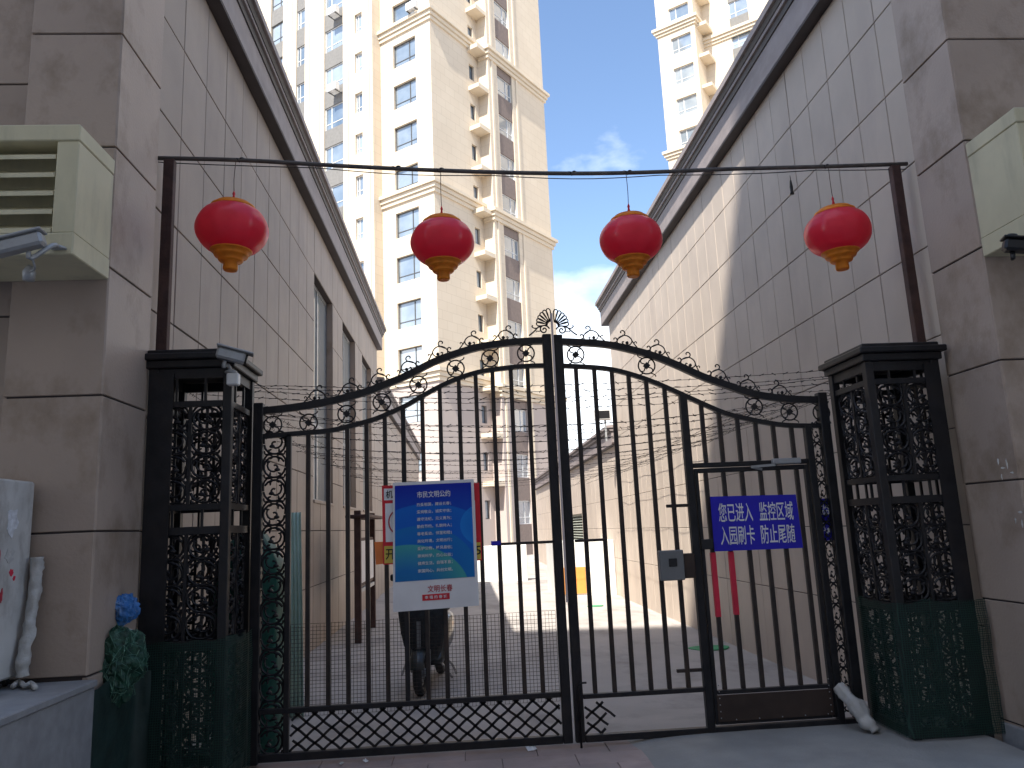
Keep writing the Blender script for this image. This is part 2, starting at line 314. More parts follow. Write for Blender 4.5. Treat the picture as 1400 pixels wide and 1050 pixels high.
def ring(c, r, n=16, ax='xz', a0=0, a1=2*math.pi, full=True):
    c = Vector(c); k = n if full else n+1; P = []
    for i in range(k):
        a = a0 + (a1-a0)*i/n; x, y = r*math.cos(a), r*math.sin(a)
        P.append(c + (Vector((x, 0, y)) if ax == 'xz' else Vector((x, y, 0)) if ax == 'xy' else Vector((0, x, y))))
    return P
def smooth(pts, n=4):
    """Catmull-Rom through points"""
    pts = [Vector(p) for p in pts]; out = []
    for i in range(len(pts)-1):
        p0, p1, p2, p3 = pts[max(i-1, 0)], pts[i], pts[i+1], pts[min(i+2, len(pts)-1)]
        for k in range(n):
            t = k/n; out.append(.5*((2*p1) + (p2-p0)*t + (2*p0-5*p1+4*p2-p3)*t*t + (3*p1-p0-3*p2+p3)*t**3))
    return out + [pts[-1]]
def crumple(pts, r, n, amp, freq, seed=0.):
    """tube with a creased surface"""
    b = MB(); b.tube(pts, r, n); c = Vector((seed, seed*.7, 0))
    cen = [Vector(p) for p in pts]
    for i in range(len(pts)*n):
        o = b.v[i]-cen[i//n]; k = 1 + amp*noise.noise(o*freq*3 + cen[i//n]*freq + c) + amp*.7*noise.noise(cen[i//n]*freq*2.7 + o*freq*9 + c)
        b.v[i] = cen[i//n] + o*k
    return b
def text_mesh(name, body, size, width=None, bold=0., extrude=.0008, spacing=1.0):
    cu = bpy.data.curves.new(name, 'FONT'); cu.body = body; cu.size = size; cu.align_x = 'CENTER'; cu.align_y = 'CENTER'; cu.offset = bold; cu.extrude = extrude; cu.resolution_u = 2; cu.space_character = spacing
    ob = bpy.data.objects.new(name, cu); COL.objects.link(ob); dg = bpy.context.evaluated_depsgraph_get()
    me = bpy.data.meshes.new_from_object(ob.evaluated_get(dg)); bpy.data.objects.remove(ob); bpy.data.curves.remove(cu); me.name = name
    xs = [v.co.x for v in me.vertices]; ys = [v.co.y for v in me.vertices]
    if xs:
        w = max(xs)-min(xs); cx = (max(xs)+min(xs))/2; cy = (max(ys)+min(ys))/2; k = (width/w) if width else 1
        for v in me.vertices: v.co.x = (v.co.x-cx)*k; v.co.y -= cy
    me.materials.clear(); return me

# ================================================================== THE SETTING
def clamp(x, a=0., b=1.): return max(a, min(b, x))
def gz(x, y):
    """height of the ground: level street, then falling a little inside the gate and towards the windowless wall"""
    s = clamp((y-5.95)/1.7); s = s*s*(3-2*s)
    return s*(-.06 - .14*clamp((x+2.25)/5.95))
def ground():
    xs = [-900, -300, -100, -40, -15, -6, -3, -2.25] + [-2.25+5.95*i/10 for i in range(1, 11)] + [4.5, 7, 15, 40, 100, 300, 900]
    ys = [-900, -300, -100, -30, -8, 0, 3, 5, 5.9] + [5.95+1.7*i/8 for i in range(9)] + [8.5, 10, 14, 20, 30, 50, 100, 300, 900]
    b = MB(); n = len(ys)
    vs = [(x, y, gz(x, y) - (.035 if y < 5.92 else 0)) for x in xs for y in ys]
    fs = [(i*n+j, (i+1)*n+j, (i+1)*n+j+1, i*n+j+1) for i in range(len(xs)-1) for j in range(n-1)]
    b.add(vs, fs, True); o = b.build('ground', 'concrete', None, local=True); o['kind'] = 'structure'; return o
GR = ground()
# pavement of pinkish slabs outside the gate
pv = MB().box(-2.05, 3.4, 2.2, 5.88, -.03, -.006).build('pavement', 'grout_light', None); pv['kind'] = 'structure'
slab = MB().cbox(-.248, .248, -.123, .123, -.012, .006, .003).mesh('paving_slab')
ox = pv.location
for j in range(8):
    for i in range(10):
        x = -1.8 + .5*i + (.25 if j % 2 else 0); y = 5.75 - .25*j
        if x > 2.5: continue
        o = link('paving_slab', slab, 'paver', pv, Vector((x, y, random.uniform(-.002, .002))) - ox); o.rotation_euler = (random.uniform(-.006, .006), random.uniform(-.006, .006), 0)
# grey concrete apron in front of the wicket door
def apron():
    E0 = [(835, 1006), (858, 1018), (872, 1032), (888, 1052)]
    left = [PZ(x, y, 0) for x, y in E0]; b = MB(); rows = []
    for k in range(10):
        t = k/9; y = 5.86 - 1.9*t
        xl = None
        for a, c in zip(left, left[1:]):
            if c.y <= y <= a.y: xl = a.x + (c.x-a.x)*(y-a.y)/(c.y-a.y)
        if xl is None: xl = left[0].x if y > left[0].y else left[-1].x + (left[-1].y-y)*.1
        row = []
        for i in range(13):
            s = i/12; x = xl + (3.45-xl)*s; h = .012 + .035*math.sin(min(1, s*4)*math.pi/2)*clamp(1-t*.6) + .004*noise.noise(Vector((x*3, y*3, 1)))
            row.append((x, y, h if 0 < i else .002))
        rows.append(row)
    vs = [p for r in rows for p in r]; fs = [(r*13+i, r*13+i+1, r*13+i+14, r*13+i+13) for r in range(9) for i in range(12)]
    b.add(vs, fs, True); o = b.build('concrete_apron', 'asphalt', None); o['kind'] = 'structure'
apron()

# ------------------------------------------------------------------ clad walls
PAN = {}
def panel(parent, ax, sgn, face, s0, s1, z0, z1, m='stone', gap=.006, th=.03):
    """one stone slab on a wall: ax 0 = wall of constant x facing sgn; the slab's face is at 'face'"""
    w = round(s1-s0-2*gap, 4); h = round(z1-z0-2*gap, 4)
    if w < .02 or h < .02: return
    key = (ax, sgn, w, h, m)
    if key not in PAN:
        b = MB(); c = .004
        q = [(-w/2, -h/2), (w/2, -h/2), (w/2, h/2), (-w/2, h/2)]; qi = [(-w/2+c, -h/2+c), (w/2-c, -h/2+c), (w/2-c, h/2-c), (-w/2+c, h/2-c)]
        def P(d, p): return (sgn*d, p[0], p[1]) if ax == 0 else (p[0], sgn*d, p[1])
        vs = [P(-th, p) for p in q] + [P(-c, p) for p in q] + [P(0, p) for p in qi]
        fs = [(8, 9, 10, 11)] + [(i, (i+1) % 4, 4+(i+1) % 4, 4+i) for i in range(4)] + [(4+i, 4+(i+1) % 4, 8+(i+1) % 4, 8+i) for i in range(4)]
        b.add(vs, fs); PAN[key] = b.mesh('panel')
    c = Vector((face, (s0+s1)/2, (z0+z1)/2)) if ax == 0 else Vector(((s0+s1)/2, face, (z0+z1)/2))
    c[ax] += random.uniform(-.0015, .0015)
    return link('panel', PAN[key], m, parent, c - WLOC[parent.name])
def clad(parent, ax, sgn, face, cols, rows, holes=(), m='stone', gap=.006):
    for a, b in zip(cols, cols[1:]):
        for z0, z1 in zip(rows, rows[1:]):
            segs = [(z0, z1)]
            for h0, h1, hz0, hz1 in holes:
                if (a+b)/2 > h0 and (a+b)/2 < h1:
                    ns = []
                    for p, q in segs:
                        if hz1 <= p or hz0 >= q: ns.append((p, q)); continue
                        if p < hz0-.02: ns.append((p, hz0))
                        if q > hz1+.02: ns.append((hz1, q))
                    segs = ns
            for p, q in segs: panel(parent, ax, sgn, face, a, b, p, q, m, gap)
def backing(parent, xface, sgn, y0, y1, z0, z1, holes=(), th=.35, m='grout'):
    """wall body behind the slabs, with openings"""
    b = MB(); x1 = xface - sgn*.012; x0 = xface - sgn*th; lo, hi = min(x0, x1), max(x0, x1)
    ys = y0
    for h0, h1, hz0, hz1 in sorted(holes):
        b.box(lo, hi, ys, h0, z0, z1); b.box(lo, hi, h0, h1, z0, hz0); b.box(lo, hi, h0, h1, hz1, z1); ys = h1
    b.box(lo, hi, ys, y1, z0, z1)
    return b.build('wall', m, parent)
def frange(a, step, end):
    r = [a]
    while r[-1] + step < end - step*.3: r.append(r[-1]+step)
    return r + [end]
def cornice(parent, xface, sgn, y0, y1, zs, k=1.0):
    """stepped cornice along a wall: fascia and three darker mouldings"""
    def P(o, z): return (xface + sgn*o*k, zs + z*k)
    def ext(pts, name, m):
        vs = [(x, y, z) for y in (y0, y1) for x, z in pts]; n = len(pts)
        MB().add(vs, [tuple(range(n)), tuple(range(2*n-1, n-1, -1))] + [(i, (i+1) % n, n+(i+1) % n, n+i) for i in range(n)]).build(name, m, parent)
    ext([P(-.2, 0), P(.13, 0), P(.13, .02), P(-.2, .02)], 'soffit_board', 'cornice_trim')
    ext([P(-.2, .022), P(.135, .022), P(.135, .36), P(-.2, .36)], 'fascia', 'cornice')
    ext([P(-.2, .362), P(.15, .362), P(.165, .42), P(-.2, .42)], 'moulding', 'cornice_trim')
    ext([P(-.2, .422), P(.19, .422), P(.19, .465), P(-.2, .465)], 'moulding', 'cornice')
    ext([P(-.2, .467), P(.2, .467), P(.225, .52), P(-.2, .52)], 'moulding', 'cornice_trim')
    ext([P(-.2, .522), P(.255, .522), P(.255, .60), P(-.6, .66), P(-.6, .522)], 'coping', 'cornice')

# ---- building on the poster side
XL = -2.25
lb = empty('stone_clad_building', (-4.5, 12, 0), label='stone clad building with tall recessed windows and the camera topped pier at its corner', cat='building')
LW = [(11.77, 13.49, 2.08, 5.653), (14.636, 16.355, 2.08, 5.653), (17.501, 19.22, 2.08, 5.653)]
lcols = [5.33, 6.04] + [6.04+.573*i for i in range(1, 26)] + [20.6]
lrows = [-.1, .834] + [.834+.803*i for i in range(1, 7)] + [6.5]
clad(lb, 0, 1, XL, lcols, lrows, LW)
backing(lb, XL, 1, 5.0, 20.6, -.4, 6.75, LW)
for h0, h1, z0, z1 in LW:
    fr = MB(); x = XL-.11
    fr.box(x-.05, x, h0, h0+.06, z0, z1).box(x-.05, x, h1-.06, h1, z0, z1).box(x-.05, x, h0+.06, h1-.06, z0, z0+.06).box(x-.05, x, h0+.06, h1-.06, z1-.06, z1)
    fr.box(x-.045, x-.003, (h0+h1)/2-.03, (h0+h1)/2+.03, z0+.06, z1-.06).box(x-.045, x-.003, h0+.06, h1-.06, 3.3, 3.36)
    w = fr.build('window', 'grey_metal', lb)
    MB().box(x-.03, x-.02, h0+.05, h1-.05, z0+.05, z1-.05).build('pane', 'glass_left', w)
    MB().cbox(XL-.105, XL+.02, h0+.004, h1-.004, z0-.03, z0+.015, .004).build('sill', 'stone', w)
    MB().box(XL-.105, XL-.014, h1-.012, h1-.002, z0+.016, z1-.002).build('jamb', 'stone_pier', w)
MB().box(-9, XL-.36, 5.0, 20.55, -.4, 6.9).build('core', 'roof_felt', lb)
MB().box(-9, XL-.02, 20.62, 20.66, -.4, 6.45).build('end_wall', 'stone', lb)
cornice(lb, XL, 1, 5.0, 20.75, 6.5)
# front pilaster of that building (faces the street), recessed wall beside it
MB().box(-2.70, -2.14-.014, 4.67+.014, 5.32, -.1, 8).build('pilaster', 'grout', lb)
MB().box(-9, -2.72, 4.86, 5.2, -.1, 8).build('street_wall', 'grout', lb)
prow = [.834+.803*i for i in range(0, 10)]
clad(lb, 0, 1, -2.14, [4.67, 5.33], prow, m='stone_pier'); clad(lb, 1, -1, 4.67, [-2.72, -2.14], prow, m='stone_pier')
clad(lb, 1, -1, 4.845, [-5.4, -4.5, -3.6, -2.71], [z-.25 for z in prow] + [8], m='stone_pier')
panel(lb, 0, 1, -2.14, 4.67, 5.33, .1, .834, 'stone_pier')
pl = MB().cbox(-6, -2.09, 3.2, 4.66, -.03, .78, .004); g = pl.build('granite_plinth', 'granite', lb)
MB().cbox(-6, -2.075, 3.18, 4.66, .784, .82, .005).build('plinth_cap', 'granite', lb)

# ---- building on the wicket side
XR = 3.7
rb = empty('windowless_clad_building', (6, 12, 0), label='windowless stone clad building with half sunlit side wall, beside the wicket door', cat='building')
rcols = [5.36] + [5.80+.44*i for i in range(0, 28)] + [18.2]
rrows = [-.3, .705] + [.705+.72*i for i in range(1, 8)] + [6.42]
clad(rb, 0, -1, XR, rcols, rrows, m='stone_light', gap=.0045)
backing(rb, XR, -1, 5.0, 18.2, -.5, 6.7, m='grout_light')
MB().box(XR+.36, 11, 5.0, 18.15, -.4, 6.9).build('core', 'roof_felt', rb)
MB().box(XR+.02, 11, 18.22, 18.26, -.5, 6.4).build('end_wall', 'stone', rb)
cornice(rb, XR, -1, 5.0, 18.5, 6.42)
rprow = [4.875-.79*i for i in range(7, -4, -1)]
MB().box(3.58+.014, 5, 4.78+.014, 5.35, -.1, 8).build('pilaster', 'grout', rb)
clad(rb, 0, -1, 3.58, [4.78, 5.36], rprow, m='stone_pier'); clad(rb, 1, -1, 4.78, [3.58, 4.35, 5.0], rprow, m='stone_pier')
MB().cbox(3.55, 5, 4.755, 5.3, -.03, .125, .004).build('granite_plinth', 'granite', rb)

rs = random.Random(5)
for px, py, w, h, m in ((1364, 632, .008, .03, 'cloth'), (1370, 640, .022, .007, 'cloth'), (1376, 634, .007, .035, 'cloth'), (1383, 646, .018, .008, 'cloth'), (1369, 652, .006, .022, 'cloth'), (1394, 700, .02, .008, 'cloth'), (1388, 712, .006, .025, 'cloth'), (1397, 716, .008, .03, 'cloth')):
    c = PY(px, py, 4.78)
    pts_ = [(c.x + w*math.cos(t)*rs.uniform(.35, 1.1), c.z + h*math.sin(t)*rs.uniform(.35, 1.1)) for t in [2*math.pi*q_/15 for q_ in range(15)]]
    MB().prism(pts_, 1, 4.775, 4.7772).build('paint_smear', m, rb)

# ---- lower buildings further down the lane
an = empty('low_annex', (5, 28, 0), label='lower clad annex with louvred vent beyond the windowless building', cat='building')
XA = 3.72
vent = [(24.6, 27.4, .95, 1.9)]
clad(an, 0, -1, XA, frange(18.3, .7, 24.6) + frange(24.6, .7, 27.4)[1:] + frange(27.4, .7, 40)[1:], [-.35, .705, 1.425, 2.145, 2.865, 3.42], vent, m='stone_light', gap=.004)
backing(an, XA, -1, 18.3, 40, -.5, 3.6, vent, m='grout_light'); cornice(an, XA, -1, 18.35, 40, 3.42, .8)
MB().box(XA+.36, 10, 18.35, 40, -.4, 3.6).build('core', 'roof_felt', an)
vf = MB().box(XA+.05, XA+.1, 24.6, 24.68, .95, 1.9).box(XA+.05, XA+.1, 27.32, 27.4, .95, 1.9).box(XA+.05, XA+.1, 24.68, 27.32, .95, 1.02).box(XA+.05, XA+.1, 24.68, 27.32, 1.83, 1.9).build('vent', 'vent', an)
for i in range(9):
    z = 1.05+i*.087; MB().add([(XA+.05, 24.68, z), (XA+.05, 27.32, z), (XA+.14, 27.32, z+.07), (XA+.14, 24.68, z+.07), (XA+.062, 24.68, z-.006), (XA+.062, 27.32, z-.006), (XA+.152, 27.32, z+.064), (XA+.152, 24.68, z+.064)],
        [(0, 1, 2, 3), (7, 6, 5, 4), (0, 4, 5, 1), (1, 5, 6, 2), (2, 6, 7, 3), (3, 7, 4, 0)]).build('slat', 'vent', vf)
fb = empty('low_wing', (-4, 30, 0), label='low clad wing beyond the building with tall windows', cat='building')
clad(fb, 0, 1, -2.3, frange(20.8, .75, 40), [-.2, .834, 1.637, 2.44, 3.243, 4.046, 4.85, 5.2])
backing(fb, -2.3, 1, 20.7, 40, -.3, 5.4); cornice(fb, -2.3, 1, 20.72, 40, 5.2, .9); MB().box(-9, -2.68, 20.75, 40, -.3, 5.4).build('core', 'roof_felt', fb)
MB().box(-2.65, -2.32, 40, 40.05, -.3, 5.35).build('end_wall', 'stone', fb)

# ---- apartment towers
def tower(name, C, ang, label):
    r = empty(name, C, D2R(90-ang), label, 'building', 'apartment towers beyond the lane'); WLOC[r.name] = Vector((0, 0, 0)); return r   # local frame: x into the picture, y to the left
class Facade:
    """walls with real openings, gathered into one mesh; every window is a part"""
    def __init__(s, root): s.r = root; s.b = MB(); s.base = MB(); s.trim = MB(); s.sp = {}
    def wall(s, ax, face, inward, s0, s1, z0, z1, cols, th=.35):
        """ax 0: plane of constant local x; face = outer plane; cols: (a, b, [(zlo, zhi)...], spandrel material or None, style)"""
        lo, hi = sorted((face, face+inward*th))
        def bx(a, b, p, q, mb, inset=0.):
            l2, h2 = (lo, hi)
            if inset: l2, h2 = sorted((face+inward*inset, face+inward*th))
            if b-a < .01 or q-p < .01: return
            if ax == 0: mb.box(l2, h2, a, b, p, q)
            else: mb.box(a, b, l2, h2, p, q)
        cur = s0
        for a, b, wins, spm, style in sorted(cols, key=lambda c: c[0]):
            bx(cur, a, z0, z1, s.b); z = z0
            for p, q in wins:
                if spm: s.piece(bx, a, b, z, p, spm)
                else: bx(a, b, z, p, s.b)
                s.window(ax, face, inward, a, b, p, q, style); z = q
            if spm and z1-z > 0: s.piece(bx, a, b, z, z1, spm)
            else: bx(a, b, z, z1, s.b)
            cur = b
        bx(cur, s1, z0, z1, s.b)
    def piece(s, bx, a, b, p, q, m):
        mb = MB(); bx(a, b, p, q, mb, .08); mb.build('spandrel', m, s.r, local=True)
    def window(s, ax, face, inward, a, b, p, q, style):
        f = MB(); d0, d1 = sorted((face+inward*.16, face+inward*.24)); t = .055
        def bx(mb, x0, x1, y0, y1, c0=d0, c1=d1):
            if ax == 0: mb.box(c0, c1, x0, x1, y0, y1)
            else: mb.box(x0, x1, c0, c1, y0, y1)
        bx(f, a, a+t, p, q); bx(f, b-t, b, p, q); bx(f, a+t, b-t, p, p+t); bx(f, a+t, b-t, q-t, q)
        if style != 'small':
            m = a+(b-a)*(.33 if style == 'l' else .67); bx(f, m-.03, m+.03, p+t, q-t)
            if style == 'l': bx(f, a+t, b-t, p+.42, p+.47, d0+.01, d1-.01)
            else: bx(f, a+t, b-t, p+.42, p+.47, d0+.01, d1-.01)
        o = f.build('window', 'win_frame' if style != 'w' else 'win_white', s.r, local=True); WLOC[o.name] = Vector((0, 0, 0))
        g = MB(); e0, e1 = sorted((face+inward*.195, face+inward*.205)); bx(g, a+.03, b-.03, p+.03, q-.03, e0, e1); g.build('pane', 'glass_tower', o, local=True)
    def done(s):
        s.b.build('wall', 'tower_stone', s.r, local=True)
        if s.base.v: s.base.build('base_course', 'tower_base', s.r, local=True)
        for i in range(0, len(s.trim.v), 8):
            me = MB(); me.v = s.trim.v[i:i+8]; me.f = [[k-i for k in q] for q in s.trim.f if i <= q[0] < i+8]; me.build('stone_band', 'tower_trim', s.r, local=True)
FL = 3.0
def floors(top, h, zmin, zmax):
    """window heights whose tops step by one storey through 'top'"""
    out = []; z = top
    while z - FL - h > zmin: z -= FL
    while z < zmax: out.append((z-h, z)); z += FL
    return out
d = ray(593, 240); d = d/math.hypot(d.x, d.y)*45
T1 = tower('apartment_tower', (d.x, d.y, -.2), 38, 'tall cream stone apartment tower rising behind the low wing, its corner towards the gate')
f = Facade(T1); H = 57.
u1, q = 5.12, .9
zb = 11.2
f.wall(0, 0, 1, 0, 4.4, -.3, H, [(1.28, 3.25, floors(33.95, 1.7, .5, H-1), None, 'l')])
f.wall(1, 0, 1, .35, u1, -.3, H, [(4.12, 4.68, floors(33.5, 1.15, 1, H-1), None, 'small')])
f.wall(0, u1, 1, -q, 0, -.3, H, [])
f.wall(1, -q, 1, u1+.35, 12.5, -.3, H, [(6.2, 8.05, floors(33.45, 1.5, 1, H-1), 'spandrel_brown', 'w')])
f.wall(1, 4.4, 1, -.8+.35, 0, -.3, H, [])
f.wall(0, -.8, 1, 4.4, 18.0, -.3, H, [(5.35, 6.05, floors(34.1, 1.45, 1, H-1), None, 'w'), (7.2, 9.1, floors(34.15, 1.7, 1, H-1), 'spandrel', 'w'), (11.15, 12.1, floors(34.15, 1.55, 1, H-1), 'spandrel', 'w'), (13.6, 15.05, floors(34.2, 1.7, 1, H-1), 'spandrel', 'l')])
f.b.box(.4, 12.5, .4, 4.3, H-.5, H).box(-.4, 12.5, 4.8, 18, H-.5, H).box(12.15, 12.5, -q+.36, 18, -.3, H-.6).box(-.44, 12.1, 17.65, 17.99, -.3, H-.6)
for zc in (47.1, 35.1, 23.1, 11.1):
    for k, (o, h0, h1) in enumerate(((.12, -.55, -.3), (.22, -.28, -.02), (.36, 0., .22))):
        f.trim.box(-o, .02, -o, 4.39, zc+h0, zc+h1).box(.025, u1-.01, -o, .02, zc+h0, zc+h1)
        f.trim.box(u1-o, u1+.02, -q-o, -o-.005, zc-.5+h0, zc-.5+h1).box(u1+.025, 12.5+o, -q-o, -q+.02, zc-.5+h0, zc-.5+h1)
for z in [v[1] for v in floors(33.5, 1.15, 1, H-1)]:                               # slabs for air-conditioner units in the inner corner
    f.trim.box(3.95, u1-.01, -.88, -.002, z+.85, z+1.15)
for y0 in (4.75, 6.75, 9.6, 10.7, 12.6, 13.2, 15.6): f.trim.box(-.86, -.79, y0-.09, y0+.09, 0, H-1)
for x0 in (5.55, 8.6): f.trim.box(x0-.1, x0+.1, -q-.07, -q+.01, 0, H-1)
f.done()
d = ray(905, 120); d = d/math.hypot(d.x, d.y)*65
T2 = tower('apartment_tower', (d.x, d.y, -.2), 38, 'second cream apartment tower seen over the roof of the windowless building')
f = Facade(T2)
k = 65/60
f.wall(0, 0, 1, -3.5, 0, -.3, 66, [(-2.86*k, -1.14*k, floors(44.5, 1.6, 1, 65), None, 'w')])
f.wall(1, -3.5, 1, .35, 2.2, -.3, 66, [])
f.wall(0, 2.2, 1, -22, -3.5, -.3, 66, [(-7.7, -6.0, floors(44.3, 1.6, 1, 65), 'spandrel', 'w'), (-12.4, -10.9, floors(44.3, 1.6, 1, 65), None, 'w'), (-17, -15, floors(44.3, 1.6, 1, 65), 'spandrel', 'w')])
f.wall(1, -22, 1, 2.55, 14, -.3, 66, [(6, 8, floors(44.3, 1.6, 1, 65), None, 'w')])
f.b.box(.36, 14, -.35, 0, -.3, 66).box(13.6, 14, -21.6, -.4, -.3, 66).box(2.6, 13.5, -21.6, -.4, 65.4, 65.9)
for zc in (57.6, 45.6, 33.6, 21.6):
    for o, h0, h1 in ((.12, -.5, -.28), (.25, -.26, -.02), (.38, 0, .25)):
        f.trim.box(-o, .02, -3.5-o, o, zc+h0, zc+h1).box(.025, 2.2-o-.01, -3.5-o, -3.48, zc+h0, zc+h1).box(2.2-o, 2.22, -22-o, -3.5, zc-1.3+h0, zc-1.3+h1)
for z in [v[1] for v in floors(44.5, 1.6, 1, 65)]: f.trim.box(.5, 2.15, -4.4, -3.505, z+.5, z+.8)
f.done()
# air conditioners on the tower facade
def aircon(root, x, y, z, axis, label):
    M = Matrix.Translation(root.location) @ Matrix.Rotation(root.rotation_euler.z, 4, 'Z')
    r = empty('air_conditioner', M @ Vector((x, y, z)), root.rotation_euler.z, label, 'air conditioner', 'air conditioners on the tower'); WLOC[r.name] = Vector((0, 0, 0))
    MB().cbox(-.62, -.25, -.42, .42, .05, .62, .02).build('housing', 'white_plastic', r, local=True)
    MB().tube(ring((-.625, -.12, .33), .2, 14, 'yz'), .015, 4, True).tube(ring((-.625, -.12, .33), .1, 10, 'yz'), .012, 4, True).build('fan_grille', 'win_frame', r, local=True)
    MB().box(-.62, .05, -.36, -.3, 0, .04).box(-.62, .05, .3, .36, 0, .04).build('bracket', 'win_frame', r, local=True)
AW = ('topmost', 'second highest', 'second lowest', 'lowest')
for n_, (y, z) in enumerate(((7.7, 38.4), (7.7, 32.5), (7.75, 23.3), (7.6, 20.2))):
    aircon(T1, -.8, y, z-.8, 0, AW[n_] + ' white air conditioner in the grey spandrel strip of the tower')
aircon(T1, 0, 1.1, 35.4, 0, 'white air conditioner above the tower corner cornice')

# ---- building across the street, behind the camera: it shades the gate
sb = empty('street_building', (0, -24, 0), label='tall plain block across the street that shades the gate', cat='building')
HB = 45.; YB = 13.3 - SB*(HB+.2)
bk = MB().box(-45, 45, YB-14, YB-.4, 0, HB-.6); bk.build('core', 'facade_plain', sb)
sbm = MB()
for z in range(15): sbm.box(-45.1, 45.1, YB-.39, YB, z*3, z*3+1.2)
for i in range(31): sbm.box(-45+i*2.95, -45+i*2.95+1.1, YB-.38, YB-.01, 0, HB-.5)
sbm.box(-45.2, 45.2, YB-14, YB+.0, HB-.58, HB); sbm.build('wall', 'facade_plain', sb)
MB().box(-44.9, 44.9, YB-.36, YB-.3, .1, HB-.7).build('glazing', 'glass_tower', sb)

# ---- far end of the lane
wl = MB().cbox(-.6, 2.0, 25.8, 26.1, -.2, 1.0, .02).build('parapet_wall', 'white_paint', None, label='low white parapet wall across the far end of the lane', cat='wall')
bo = empty('lane_booth', (2.75, 20.2, -.2), label='small white box with orange door panel standing against the annex', cat='booth')
p0 = PY(779, 745, 19.5); p1 = PY(800, 816, 19.5)
MB().cbox(2.2, 3.712, 19.52, 21.5, -.2, 1.15, .01).build('body', 'white_paint', bo)
MB().box(2.24, 2.95, 19.49, 19.517, -.12, .52).build('door_panel', 'orange_panel', bo)
for i, (a, b, lab) in enumerate((((940, 882), (1000, 887), 'green mat on the ground beside the windowless wall seen through the wicket'), ((800, 826), (828, 831), 'small green mat on the sunlit ground near the white booth'))):
    c = (PZ(a[0], (a[1]+b[1])/2, -.17) + PZ(b[0], (a[1]+b[1])/2, -.17))/2; wd = abs(PZ(b[0], a[1], -.17).x-PZ(a[0], a[1], -.17).x)*(.5 if i == 0 else .42)
    m = MB(); n_ = 18
    m.prism([(c.x + wd*math.cos(t)*(1+.08*math.sin(3*t)), c.y + wd*.75*math.sin(t)) for t in [2*math.pi*j/n_ for j in range(n_)]], 2, gz(c.x, c.y)+.003, gz(c.x, c.y)+.014)
    m.build('green_mat', 'green_mat', None, label=lab, cat='mat')
fl = empty('floodlight', PX(828, 575, XR-.3), label='small floodlight on a bracket at the roof edge of the annex', cat='floodlight')
p = fl.location
MB().cbox(p.x-.28, p.x+.12, p.y-.12, p.y, p.z, p.z+.26, .02).build('housing', 'white_plastic', fl); MB().box(p.x-.24, p.x+.08, p.y-.128, p.y-.122, p.z+.04, p.z+.22).build('lens', 'black_plastic', fl); MB().box(p.x-.04, p.x+.0, p.y-.06, p.y-.02, p.z-.5, p.z-.002).build('bracket', 'grey_metal', fl)

# ================================================================== THE GATE
G = 5.8                                    # the gate stands in this plane
def gp(x, y): return PY(x, y, G)
def curve_at(pts, X):
    for a, b in zip(pts, pts[1:]):
        if a.x <= X <= b.x: return a.z + (b.z-a.z)*(X-a.x)/(b.x-a.x)
    return pts[0].z if X < pts[0].x else pts[-1].z
LT = [gp(*p) for p in ((352, 562.5), (359, 562), (403, 557), (450, 549), (497, 537), (529, 525), (560, 512), (591, 496), (623, 484), (654, 475), (686, 470), (717, 467), (748, 466))]
LB = [gp(*p) for p in ((352, 597.5), (359, 597), (403, 593), (450, 589), (481, 582), (513, 573), (544, 560), (560, 552), (591, 534), (623, 519), (654, 509), (686, 504), (717, 501), (745, 500))]
RT = [gp(*p) for p in ((760, 467), (803, 469), (834, 472), (866, 479), (897, 488), (929, 501), (960, 515), (991, 526), (1023, 537), (1054, 543), (1086, 546), (1138, 547))]
RB = [gp(*p) for p in ((760, 500), (803, 502), (834, 505), (866, 513), (897, 524), (929, 538), (960, 552), (991, 565), (1023, 573), (1054, 579), (1086, 582), (1138, 582))]
LT, LB, RT, RB = (smooth(c, 3) for c in (LT, LB, RT, RB))
def between(pts, x0, x1):
    return [Vector((x0, G, curve_at(pts, x0)))] + [p for p in pts if x0+.01 < p.x < x1-.01] + [Vector((x1, G, curve_at(pts, x1)))]
# --- ornament meshes (local: x across, z up), shared by copies
def rosette():
    b = MB(); b.tube(ring((0, 0, 0), .066, 18), .0062, 5, True)
    s = .021; b.add([(0, -.012, s*1.35), (s*1.35, -.012, 0), (0, -.012, -s*1.35), (-s*1.35, -.012, 0), (0, .012, s*1.35), (s*1.35, .012, 0), (0, .012, -s*1.35), (-s*1.35, .012, 0)],
                    [(0, 1, 2, 3), (7, 6, 5, 4), (0, 4, 5, 1), (1, 5, 6, 2), (2, 6, 7, 3), (3, 7, 4, 0)])
    for k in range(4):
        a = math.pi/4 + k*math.pi/2; c, s_ = math.cos(a), math.sin(a)
        pts = [(r*c - o*s_, 0, r*s_ + o*c) for r, o in ((.018, 0), (.03, .006), (.045, .012), (.058, .006), (.066, -.004))]
        b.tube(smooth(pts, 2), .005, 4)
        sx, sz = (1 if c > 0 else -1), (1 if s_ > 0 else -1)
        b.tube(smooth([(sx*.03, 0, sz*.06), (sx*.05, 0, sz*.068), (sx*.064, 0, sz*.078), (sx*.066, 0, sz*.09)], 2), .0045, 4)
    return b.mesh('rosette')
ROS = rosette()
